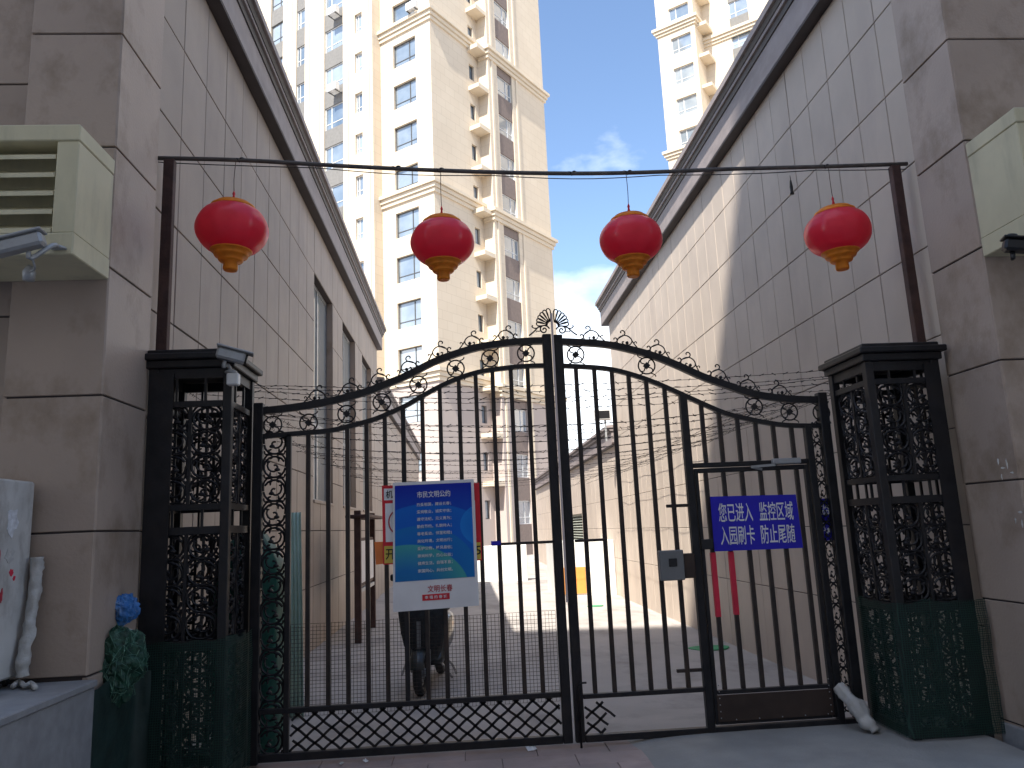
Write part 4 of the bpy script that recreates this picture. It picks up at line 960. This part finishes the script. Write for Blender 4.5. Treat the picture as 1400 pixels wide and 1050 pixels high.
# notice behind the poster
ns, P = board('warning_notice', ((522, 664), (655, 660), (659, 766), (524, 772)), G-.020, .006, 'red_print', 'red and white prohibition notice half hidden behind the blue poster', 'notice')
printed(ns, sub(P, .03, .95, .23, .72), 'white_print', -.0015, 'white_field')
printed(ns, sub(P, .012, .99, .77, .985), 'yellow_print', -.0015, 'yellow_band')
printed(ns, sub(P, .02, .15, .04, .19), 'white_print', -.0015, 'title_patch')
put_text(ns, P, .075, .115, '机', .062, 'black_print', .05, .0006, y=-.003)
put_text(ns, P, .075, .875, '开', .085, 'black_print', .07, .001, y=-.003); put_text(ns, P, .965, .87, '5', .09, 'black_print', .04, .001, y=-.003)
tl, tr, br, bl = P; c = tl + (tr-tl)*.2*.5 + (br-bl)*.2*.5 + (bl-tl)*.47
MB().tube(ring(c + Vector((0, -.003, 0)), .098, 28), .005, 5, True).build('ring_symbol', 'red_ink', ns)
os_, _ = board('orange_card', ((512, 741), (540, 740), (540, 769), (514, 772)), G-.012, .002, 'orange_print', 'orange card sticking out beside the prohibition notice', 'card')
# blue sign on the wicket
bs, P = board('surveillance_sign', ((971, 679), (1088, 676), (1098, 749), (977, 754)), G-.034, .004, 'blue_sign', 'blue metal sign with white characters on the wicket door', 'sign')
put_text(bs, P, .275, .30, '您已进入', .15, 'white_print', .262, .001); put_text(bs, P, .745, .30, '监控区域', .15, 'white_print', .262, .001)
put_text(bs, P, .275, .72, '入园刷卡', .15, 'white_print', .262, .001); put_text(bs, P, .735, .72, '防止尾随', .15, 'white_print', .262, .001)
# the same kind of sign stuck low on the hinge filigree
b2, P2 = board('torn_sign', ((1117, 682), (1137, 681), (1142, 738), (1121, 740)), G+.012, .003, 'blue_sign', 'scrap of blue sign wedged behind the filigree beside the wicket door', 'sign')
put_text(b2, P2, .5, .25, '监', .09, 'white_print', .07, .001, y=-.002); put_text(b2, P2, .5, .7, '防', .09, 'white_print', .07, .001, y=-.002)

# ================================================================== BARBED WIRE OVER THE LANE
bw = empty('barbed_wire_canopy', (.7, 6.2, 2.7), label='sagging barbed wire strands stretched between both walls behind the gate', cat='barbed wire')
rng = random.Random(3)
for i in range(24):
    y = 6.1 + .12*i + .017*i*i; z0 = 2.80 - .006*i + rng.uniform(-.05, .05); z1 = 2.72 + rng.uniform(-.05, .05); sag = rng.uniform(.10, .30)
    A, B_ = Vector((XL+.0, y, z0)), Vector((XR-.0, y+rng.uniform(-.3, .3), z1)); n = 36; P_ = []
    for k in range(n+1):
        t = k/n; p = A.lerp(B_, t); p.z -= sag*(1-(2*t-1)**2); p.z += .012*noise.noise(Vector((k*.7, i*3.1, 0))); P_.append(p)
    b = MB(); b.tube(P_, .0021 if i < 10 else .0030, 4, caps=False)
    for k in range(60):
        t = (k+.5)/60; p = A.lerp(B_, t); p.z -= sag*(1-(2*t-1)**2)
        dx, dz = rng.uniform(.008, .035), rng.uniform(-.012, .014)
        b.tube([p + Vector((-dx, -.006, -dz)), p + Vector((dx, .006, dz))], .0040, 3, caps=False)
    b.build('strand', 'iron_bar', bw)
for i, (x, zz) in enumerate(((-2.15, 2.72), (-1.9, 2.62), (-1.5, 2.52), (3.6, 2.72), (3.45, 2.64), (3.25, 2.56), (2.9, 2.50), (2.5, 2.46))):
    P_ = [Vector((x+.03*noise.noise(Vector((k*.4, i, 1))), 6.05+k*.45, zz+.04*noise.noise(Vector((k*.5, i, 7))))) for k in range(28)]
    b = MB(); b.tube(P_, .003, 4, caps=False)
    for k in range(80):
        t = rng.uniform(0, 26.9); j = int(t); p = P_[j].lerp(P_[j+1], t-j); b.tube([p + Vector((-.008, 0, -.012)), p + Vector((.008, 0, .012))], .0022, 3, caps=False)
    b.build('strand', 'iron_bar', bw)

# ================================================================== THINGS IN THE LANE
# parked scooter, nose towards the gate
def scooter():
    g0 = PZ(574, 957, -.10); r = empty('electric_scooter', (g0.x, g0.y+.22, gz(g0.x, g0.y)), D2R(-8), 'dark electric scooter parked behind the gate under the poster', 'scooter'); WLOC[r.name] = Vector((0, 0, 0))
    # local: front towards -y
    for nm, y in (('front_wheel', 0.), ('rear_wheel', 1.22)):
        w = MB(); w.tube(ring((0, y, .225), .185, 28, 'yz'), .048, 10, True); wo = w.build(nm, 'rubber', r, local=True); WLOC[wo.name] = Vector((0, 0, 0))
        h = MB(); h.tube(ring((0, y, .225), .13, 24, 'yz'), .018, 6, True)
        for k in range(5): a = 2*math.pi*k/5; h.bar((0, y, .225), (0, y+.13*math.cos(a), .225+.13*math.sin(a)), .03, .03, (1, 0, 0))
        h.tube([(-.06, y, .225), (.06, y, .225)], .04, 12); h.build('rim', 'scooter_grey', wo, local=True)
    f_ = MB()
    for s in (-1, 1): f_.tube([(s*.085, 0, .225), (s*.085, .06, .45), (s*.06, .11, .62)], .019, 8)
    f_.tube([(0, .10, .58), (0, .22, .98)], .03, 10); f_.build('fork', 'scooter_grey', r, local=True)
    fd = MB(); vs = []
    for i in range(15):
        a = D2R(15 + i*11)
        for j in range(7): q_ = (j/6-.5); vs.append((q_*.15, .0 + .25*math.cos(a)*(1-.3*q_*q_)*(-1), .225 + .255*math.sin(a)*(1-.5*q_*q_)))
    fd.add(vs, [(i*7+j, i*7+j+1, i*7+j+8, i*7+j+7) for i in range(14) for j in range(6)], True); fd.build('front_fender', 'scooter_paint', r, local=True)
    sh = MB(); vs = []; prof = [(.13, .30, .16), (.19, .42, .12), (.225, .58, .09), (.24, .74, .11), (.22, .88, .16), (.17, .98, .20)]
    for hw, z, y in prof:
        for j in range(9): q_ = j/4-1; vs.append((q_*hw, y + .12*q_*q_, z))
    for hw, z, y in prof:
        for j in range(9): q_ = j/4-1; vs.append((q_*hw*.96, y + .035 + .12*q_*q_, z))
    n9 = len(prof)*9; fs = [(i*9+j, i*9+j+1, i*9+j+10, i*9+j+9) for i in range(len(prof)-1) for j in range(8)]; fs += [tuple(n9+k for k in reversed(q_)) for q_ in fs]
    sh.add(vs, fs, True); sh.build('leg_shield', 'scooter_paint', r, local=True)
    hl = MB(); hl.lathe([(.02, -.03), (.07, -.02), (.085, .02), (.08, .06)], 18); 
    hl.v = [Vector((p.x, p.z*-1*-1+.05, p.y*.75+.84)) for p in hl.v]; hl.build('headlight', 'lens', r, local=True)
    MB().cbox(-.06, .06, .055, .07, .60, .66, .004).build('plate', 'white_plastic', r, local=True)
    hb = MB(); hb.tube(smooth([(-.34, .30, 1.03), (-.2, .25, 1.0), (0, .22, .99), (.2, .25, 1.0), (.34, .30, 1.03)], 3), .014, 8); hb.build('handlebar', 'black_plastic', r, local=True)
    for s in (-1, 1):
        MB().tube([(s*.24, .26, 1.0), (s*.26, .24, 1.16)], .006, 6).cbox(s*.30-.06, s*.30+.06, .22, .25, 1.14, 1.21, .012).build('mirror', 'black_plastic', r, local=True)
        MB().tube(smooth([(s*.2, .42, .28), (s*.26, .45, .22), (s*.30, .46, .12)], 2), .012, 6).build('footpeg', 'chrome', r, local=True)
    bd = MB(); vs = []; prof = [(.30, .14, .24, .30), (.5, .17, .22, .32), (.62, .17, .24, .58), (.8, .19, .28, .68), (1.1, .19, .34, .70), (1.4, .15, .42, .70), (1.58, .08, .52, .66)]
    for y, hw, z0, z1 in prof:
        for k in range(12): a = 2*math.pi*k/12; c_, s_ = math.cos(a), math.sin(a); vs.append((hw*math.copysign(abs(c_)**.6, c_), y, (z0+z1)/2 + (z1-z0)/2*math.copysign(abs(s_)**.6, s_)))
    fs = [(i*12+k, i*12+(k+1) % 12, (i+1)*12+(k+1) % 12, (i+1)*12+k) for i in range(len(prof)-1) for k in range(12)] + [tuple(range(11, -1, -1)), tuple((len(prof)-1)*12+k for k in range(12))]
    bd.add(vs, fs, True); bd.build('body', 'scooter_paint', r, local=True)
    se = MB(); vs = []; prof = [(.62, .10, .68, .74), (.72, .14, .69, .80), (1.0, .15, .70, .82), (1.3, .14, .70, .84), (1.5, .09, .70, .80)]
    for y, hw, z0, z1 in prof:
        for k in range(12): a = 2*math.pi*k/12; vs.append((hw*math.cos(a), y, (z0+z1)/2 + (z1-z0)/2*math.sin(a)))
    fs = [(i*12+k, i*12+(k+1) % 12, (i+1)*12+(k+1) % 12, (i+1)*12+k) for i in range(len(prof)-1) for k in range(12)] + [tuple(range(11, -1, -1)), tuple((len(prof)-1)*12+k for k in range(12))]
    se.add(vs, fs, True); se.build('seat', 'rubber', r, local=True)
    ap = MB(); vs = []
    for j, (z, hw, y) in enumerate(((.36, .14, .05), (.48, .19, .0), (.62, .22, -.03), (.78, .24, -.02), (.95, .28, .06), (1.04, .33, .17))):
        for i in range(13): q_ = i/6-1; vs.append((hw*q_ + .012*noise.noise(Vector((i*.7, j*.9, 2))), y + .10*q_*q_ + .02*noise.noise(Vector((i*.8, j*.8, 5))), z))
    k_ = len(vs); vs += [(p[0], p[1]+.012, p[2]) for p in vs]; fs = [(j*13+i, j*13+i+1, j*13+i+14, j*13+i+13) for j in range(5) for i in range(12)]
    ap.add(vs, fs + [tuple(k_+q_ for q_ in reversed(f_)) for f_ in fs], True); ap.build('wind_apron', 'apron_cloth', r, local=True)
    MB().box(-.02, .02, -.062, -.058, .42, .74).build('reflective_strip', 'scooter_grey', r, local=True)
    MB().tube([(.05, .75, .25), (.2, .8, .02)], .012, 6).build('kickstand', 'chrome', r, local=True)
scooter()
# notice board on posts beside the wall with windows
nb = empty('notice_board', (-1.85, 12.5, -.08), label='brown post framed notice board standing along the wall with tall windows', cat='notice board')
p0 = PZ(490, 879, -.07); xb = p0.x
for y in (p0.y, p0.y+1.9): MB().cbox(xb-.05, xb+.05, y-.05, y+.05, -.1, PY(490, 698, p0.y).z, .006).build('post', 'rust', nb)
MB().box(xb-.02, xb+.02, p0.y+.051, p0.y+1.849, .75, 1.5).build('panel_back', 'rust', nb)
MB().box(xb+.021, xb+.03, p0.y+.1, p0.y+1.8, .8, 1.45).build('panel_sheet', 'white_print', nb)
MB().cbox(xb-.04, xb+.04, p0.y+.051, p0.y+1.849, .66, .72, .004).build('rail', 'grey_metal', nb)
MB().cbox(xb-.18, xb+.2, p0.y-.1, p0.y+2.0, PY(490, 708, p0.y).z-.0, PY(490, 708, p0.y).z+.05, .01).build('canopy', 'rust', nb)
# pale green corrugated sheet and tarp-covered bin behind the gate
p0 = PZ(405, 975, -.03)
cs = MB(); vs = []; n_ = 24
for i in range(n_+1):
    t = i/n_; x = p0.x-.06+.13*t; y = p0.y + .012*math.sin(t*24) 
    for z, lean in ((gz(p0.x, p0.y)+.003, 0), (1.0, .05), (gp(402, 718).z+.15, .1)): vs.append((x-lean*.6, y+lean, z))
    for z, lean in ((gz(p0.x, p0.y)+.003, 0), (1.0, .05), (gp(402, 718).z+.15, .1)): vs.append((x-lean*.6, y+lean+.006, z))
fs = []
for i in range(n_):
    a, b = i*6, (i+1)*6
    fs += [(a, b, b+1, a+1), (a+1, b+1, b+2, a+2), (a+4, b+4, b+3, a+3), (a+5, b+5, b+4, a+4), (a+2, b+2, b+5, a+5), (a, a+3, b+3, b)]
cs.add(vs, fs, True); cs.build('corrugated_sheet', 'green_sheet', None, label='pale green corrugated plastic sheet leaning behind the gate filigree', cat='sheet')
tb = MB(); vs = []; nn, mm = 28, 14; x0, x1, y0, y1 = -1.92, -1.43, 6.02, 6.5
for j in range(mm+1):
    z = gz(-1.8, 6.2) + (1.62)*j/mm; k = 1.0 if j < mm-2 else (.93, .7)[min(j-mm+2, 1)] if j < mm else .35
    for i in range(nn):
        a = 2*math.pi*i/nn; c_, s_ = math.cos(a), math.sin(a); rx, ry = (x1-x0)/2, (y1-y0)/2; sq = .55
        w = 1+.09*noise.noise(Vector((c_*2.5, s_*2.5, z*2.2)))+.03*noise.noise(Vector((c_*8, s_*8, z*5)))
        vs.append(((x0+x1)/2 + rx*w*k*math.copysign(abs(c_)**sq, c_), (y0+y1)/2 + ry*w*k*math.copysign(abs(s_)**sq, s_), z))
fs = [(j*nn+i, j*nn+(i+1) % nn, (j+1)*nn+(i+1) % nn, (j+1)*nn+i) for j in range(mm) for i in range(nn)] + [tuple(mm*nn+i for i in range(nn)), tuple(range(nn-1, -1, -1))]
tb.add(vs, fs, True); tb.build('tarp_covered_bin', 'green_tarp', None, label='tall bin shrouded in dark green tarp behind the gate filigree', cat='bin')

# ================================================================== THINGS ON THE STREET SIDE
def louvre_box(x0, x1, y0, y1, z0, z1, label, edge):
    r = empty('louvre_box', ((x0+x1)/2, (y0+y1)/2, z0), label=label, cat='louvre box')
    MB().cbox(x0, x1, y0+.02, y1, z1-.1, z1, .006).build('top_rail', 'louvre_paint', r)
    MB().cbox(x0, x1, y0+.02, y1, z0, z0+.13, .006).build('bottom_rail', 'louvre_paint', r)
    for a, b in ((x0, x0+.13), (x1-.13, x1)): MB().cbox(a+.004, b-.004, y0+.026, y1, z0+.131, z1-.101, .005).build('stile', 'louvre_paint', r)
    MB().box(x0+.131, x1-.131, y0+.2, y0+.22, z0+.131, z1-.101).build('back', 'louvre_paint', r)
    h = (z1-.101)-(z0+.131); n = 5
    for i in range(n):
        z = z0+.131 + h*i/n + .004; t = h/n
        MB().add([(x0+.132, y0+.03, z), (x1-.132, y0+.03, z), (x1-.132, y0+.15, z+t*.62), (x0+.132, y0+.15, z+t*.62), (x0+.132, y0+.03, z+.025), (x1-.132, y0+.03, z+.025), (x1-.132, y0+.15, z+t*.62+.025), (x0+.132, y0+.15, z+t*.62+.025)],
                 [(0, 3, 2, 1), (4, 5, 6, 7), (0, 1, 5, 4), (1, 2, 6, 5), (2, 3, 7, 6), (3, 0, 4, 7)]).build('slat', 'louvre_paint', r)
louvre_box(-4.6, -2.14, 4.2, 4.668, 3.16, 3.95, 'beige green louvred box on the pilaster above the white cabinet', 1)
louvre_box(3.58, 5.6, 4.27, 4.778, 3.22, 4.05, 'beige green louvred box on the pilaster of the windowless building', -1)
def bullet_cam(loc, yaw, pitch, L_, label, m='white_plastic', mount=None):
    r = empty('surveillance_camera', loc, yaw, label, 'camera'); WLOC[r.name] = Vector((0, 0, 0))
    def tilt(mb):
        M = Matrix.Rotation(pitch, 4, 'Y'); mb.v = [M @ p for p in mb.v]; return mb
    b = MB(); b.cbox(-L_/2, L_/2, -.042, .042, -.04, .035, .014); tilt(b).build('housing', m, r, local=True)
    b = MB(); b.cbox(-L_/2-.01, L_/2+.045, -.05, .05, .037, .05, .004); tilt(b).build('sunshield', m, r, local=True)
    b = MB(); b.tube([(L_/2, 0, 0), (L_/2+.012, 0, 0)], .032, 14); tilt(b).build('lens', 'black_plastic', r, local=True)
    b = MB(); b.tube(smooth([(-L_*.2, 0, -.04), (-L_*.25, 0, -.08), mount[0], mount[1]], 3), .013, 8); b.lathe([(.04, -.012), (.04, .0), (.015, .012)], 14, mount[1]); b.build('bracket', m, r, local=True)
    return r
c = PY(316, 486, 5.22); bullet_cam(c, D2R(15), D2R(14), .19, 'white bullet surveillance camera under the cap of the gate pier', 'grey_metal', ((-.02, .03, -.06), (0.0, .05, -.10)))
MB().cbox(c.x-.035, c.x+.045, 5.235, 5.298, c.z-.20, c.z-.115, .008).build('junction_box', 'white_plastic', None, label='white junction box below the pier camera', cat='box')
c = PY(26, 334, 4.05); bullet_cam(c, D2R(186), D2R(17), .25, 'white surveillance camera slung below the louvred box over the cabinet', 'grey_metal', ((-.14, -.06, .02), (-.14, -.148, .04)))
b = MB(); q0 = PY(42, 348, 4.1); q1 = PY(40, 372, 4.3); b.tube(smooth([q0, q0+Vector((.0, .05, -.06)), q1], 4), .006, 6); b.lathe([(.03, -.05), (.034, 0), (.02, .03), (.008, .04)], 12, q1); b.build('lamp_holder', 'grey_metal', None, label='dangling lamp holder on a cord below the louvred box', cat='lamp holder')
c = PY(1392, 336, 4.25); bullet_cam(c, D2R(-20), D2R(12), .16, 'dark surveillance camera below the louvred box of the windowless building', 'black_plastic', ((-.02, .05, .06), (-.0, .1, .1)))
# white cabinet on the plinth
X0 = -2.47
cb = empty('white_cabinet', (X0-.35, 4.45, .82), label='battered white metal cabinet with torn stickers standing on the granite plinth', cat='cabinet')
MB().cbox(X0-.7, X0, 4.15, 4.63, .87, PX(40, 658, X0).z, .012).build('body', 'cabinet', cb)
MB().cbox(X0-.69, X0-.02, 4.13, 4.148, .9, PX(40, 658, X0).z-.02, .006).build('door', 'cabinet', cb)
for y in (4.2, 4.58): MB().tube(ring((X0-.06, y, .85), .018, 10, 'yz'), .012, 6, True).build('caster', 'rubber', cb)
rs = random.Random(11)
for k, (y, z, w, h, m) in enumerate(((4.30, 1.60, .014, .07, 'red_ink'), (4.33, 1.50, .010, .06, 'red_ink'), (4.29, 1.47, .012, .03, 'red_ink'), (4.42, 1.52, .05, .045, 'cloth'), (4.45, 1.43, .022, .02, 'red_tape'), (4.48, 1.40, .014, .016, 'red_tape'), (4.29, .99, .03, .02, 'orange_print'), (4.42, 1.70, .07, .08, 'cabinet_label'), (4.33, 1.2, .05, .014, 'cloth'), (4.37, 1.31, .012, .05, 'red_ink'))):
    pts_ = [(y + w*math.cos(t)*rs.uniform(.55, 1.15), z + h*math.sin(t)*rs.uniform(.55, 1.15)) for t in [2*math.pi*q_/13 for q_ in range(13)]]
    MB().prism(pts_, 0, X0+.0005, X0+.0015+.0003*k).build('sticker', m, cb)
P_ = [PX(x, y, X0+.05) for x, y in ((50, 762), (49, 790), (44, 830), (37, 870), (31, 905), (30, 925))]
fo = crumple(smooth(P_, 8), .030, 12, .55, 14.); fo.build('foam_pipe_sleeve', 'cloth', None, label='torn white foam sleeve leaning against the white cabinet', cat='foam sleeve')
P_ = [PZ(x, y, .84) for x, y in ((18, 938), (26, 932), (34, 938), (42, 934), (48, 940))]
MB().tube(smooth(P_, 3), .014, 6).build('crumpled_rag', 'cloth', None, label='crumpled grey rag at the foot of the white cabinet', cat='rag')
def bundle(px, py, y, rx, rz_, m, name, label, cat, seed, strings=None, fine=1.):
    c = PY(px, py, y); nn, mm = 44, 28
    def surf(d_, k=1.):
        w = 1+.30*noise.noise(d_*1.5+Vector((seed, 0, 0)))+.20*noise.noise(d_*4+Vector((0, seed, 0)))+fine*.13*abs(noise.noise(d_*9))+fine*.07*noise.noise(d_*19)
        return c + Vector((d_.x*rx*w*k, d_.y*rx*.8*w*k, d_.z*rz_*w*k))
    r = empty(name, (c.x, c.y, c.z-rz_), label=label, cat=cat)
    vs = [surf(Vector((math.sin(math.pi*j/mm)*math.cos(2*math.pi*i/nn), math.sin(math.pi*j/mm)*math.sin(2*math.pi*i/nn), math.cos(math.pi*j/mm)))) for j in range(mm+1) for i in range(nn)]
    MB().add(vs, [(j*nn+i, (j+1)*nn+i, (j+1)*nn+(i+1) % nn, j*nn+(i+1) % nn) for j in range(mm) for i in range(nn)]).build('wad', m, r)
    rb2 = random.Random(int(seed*10)); st = MB()
    for q_ in range(70 if strings else 4):
        ax = Vector((rb2.uniform(-1, 1), rb2.uniform(-1, 1), rb2.uniform(-.6, 1))).normalized(); e1 = ax.orthogonal().normalized(); e2 = ax.cross(e1); a0 = rb2.uniform(0, 6.28); tilt = rb2.uniform(-.6, .6); ln = rb2.uniform(.7, 2.6)
        P_ = []
        for t in range(15):
            a = a0+ln*t/14; d_ = (e1*math.cos(a)+e2*math.sin(a)+ax*(tilt+.12*math.sin(3*a))).normalized(); P_.append(surf(d_, 1.015+.05*noise.noise(Vector((t*.5, q_, seed)))))
        st.tube(P_, rb2.uniform(.001, .0026), 4)
    o = st.build('loose_strands', strings or m, r); o['kind'] = 'stuff'
    return r
bundle(156, 905, 4.98, .165, .215, 'green_bag', 'netting_bundle', 'bundle of dark green netting hung beside the pier base', 'bundle', 2., 'green_string')
bundle(168, 833, 5.05, .085, .09, 'blue_bag', 'plastic_bag', 'blue plastic bag tucked above the green netting bundle', 'bag', 5., None, .25)
P_ = [PY(x, y, 5.02) for x, y in ((150, 856), (160, 862), (172, 860), (186, 864))]; MB().tube(smooth(P_, 3), .008, 6).build('rag_strip', 'cloth', None, label='grey rag strip between the blue bag and the netting bundle', cat='rag')
# white wrapped pipe at the hinge of the wicket side
a = PY(1146, 938, G-.08); b_ = PZ(1198, 1000, .06); pts_ = [a, a.lerp(b_, .3), a.lerp(b_, .65), b_]
crumple(smooth(pts_, 10), [.044+.014*math.sin(math.pi*min(1, i/26)) - (.012 if i > 26 else 0) for i in range(31)], 16, .5, 9., 3.).build('wrapped_pipe', 'cloth', None, label='dirty white plastic wrapped pipe slanting from the gate hinge to the ground', cat='pipe')
# litter
def litter(px, py, w, h, m, label, rot):
    c = PZ(px, py, .02); b = MB(); n = 5; vs = []
    for i in range(n+1):
        for j in range(n+1):
            x, y = (i/n-.5)*w, (j/n-.5)*h; x, y = x*math.cos(rot)-y*math.sin(rot), x*math.sin(rot)+y*math.cos(rot)
            vs.append((c.x+x, c.y+y, .014 + .55*max(0, j/n)*h*.6 + .012*abs(noise.noise(Vector((i*.9, j*.9, px))))))
    b.add(vs, [(i*(n+1)+j, (i+1)*(n+1)+j, (i+1)*(n+1)+j+1, i*(n+1)+j+1) for i in range(n) for j in range(n)]); b.build('litter_paper', m, None, label=label, cat='litter')
litter(724, 1022, .07, .12, 'white_print', 'crumpled white paper on the paving below the gate meeting stile', .3)
litter(500, 1040, .03, .03, 'white_print', 'tiny white paper scrap on the paving below the lattice foot', .9)
litter(467, 1043, .05, .02, 'cloth', 'small pale scrap on the paving near the pier with the camera', 1.2)
litter(1308, 1026, .09, .05, 'cloth', 'pale crumpled scrap at the foot of the pier beside the wicket', .5)
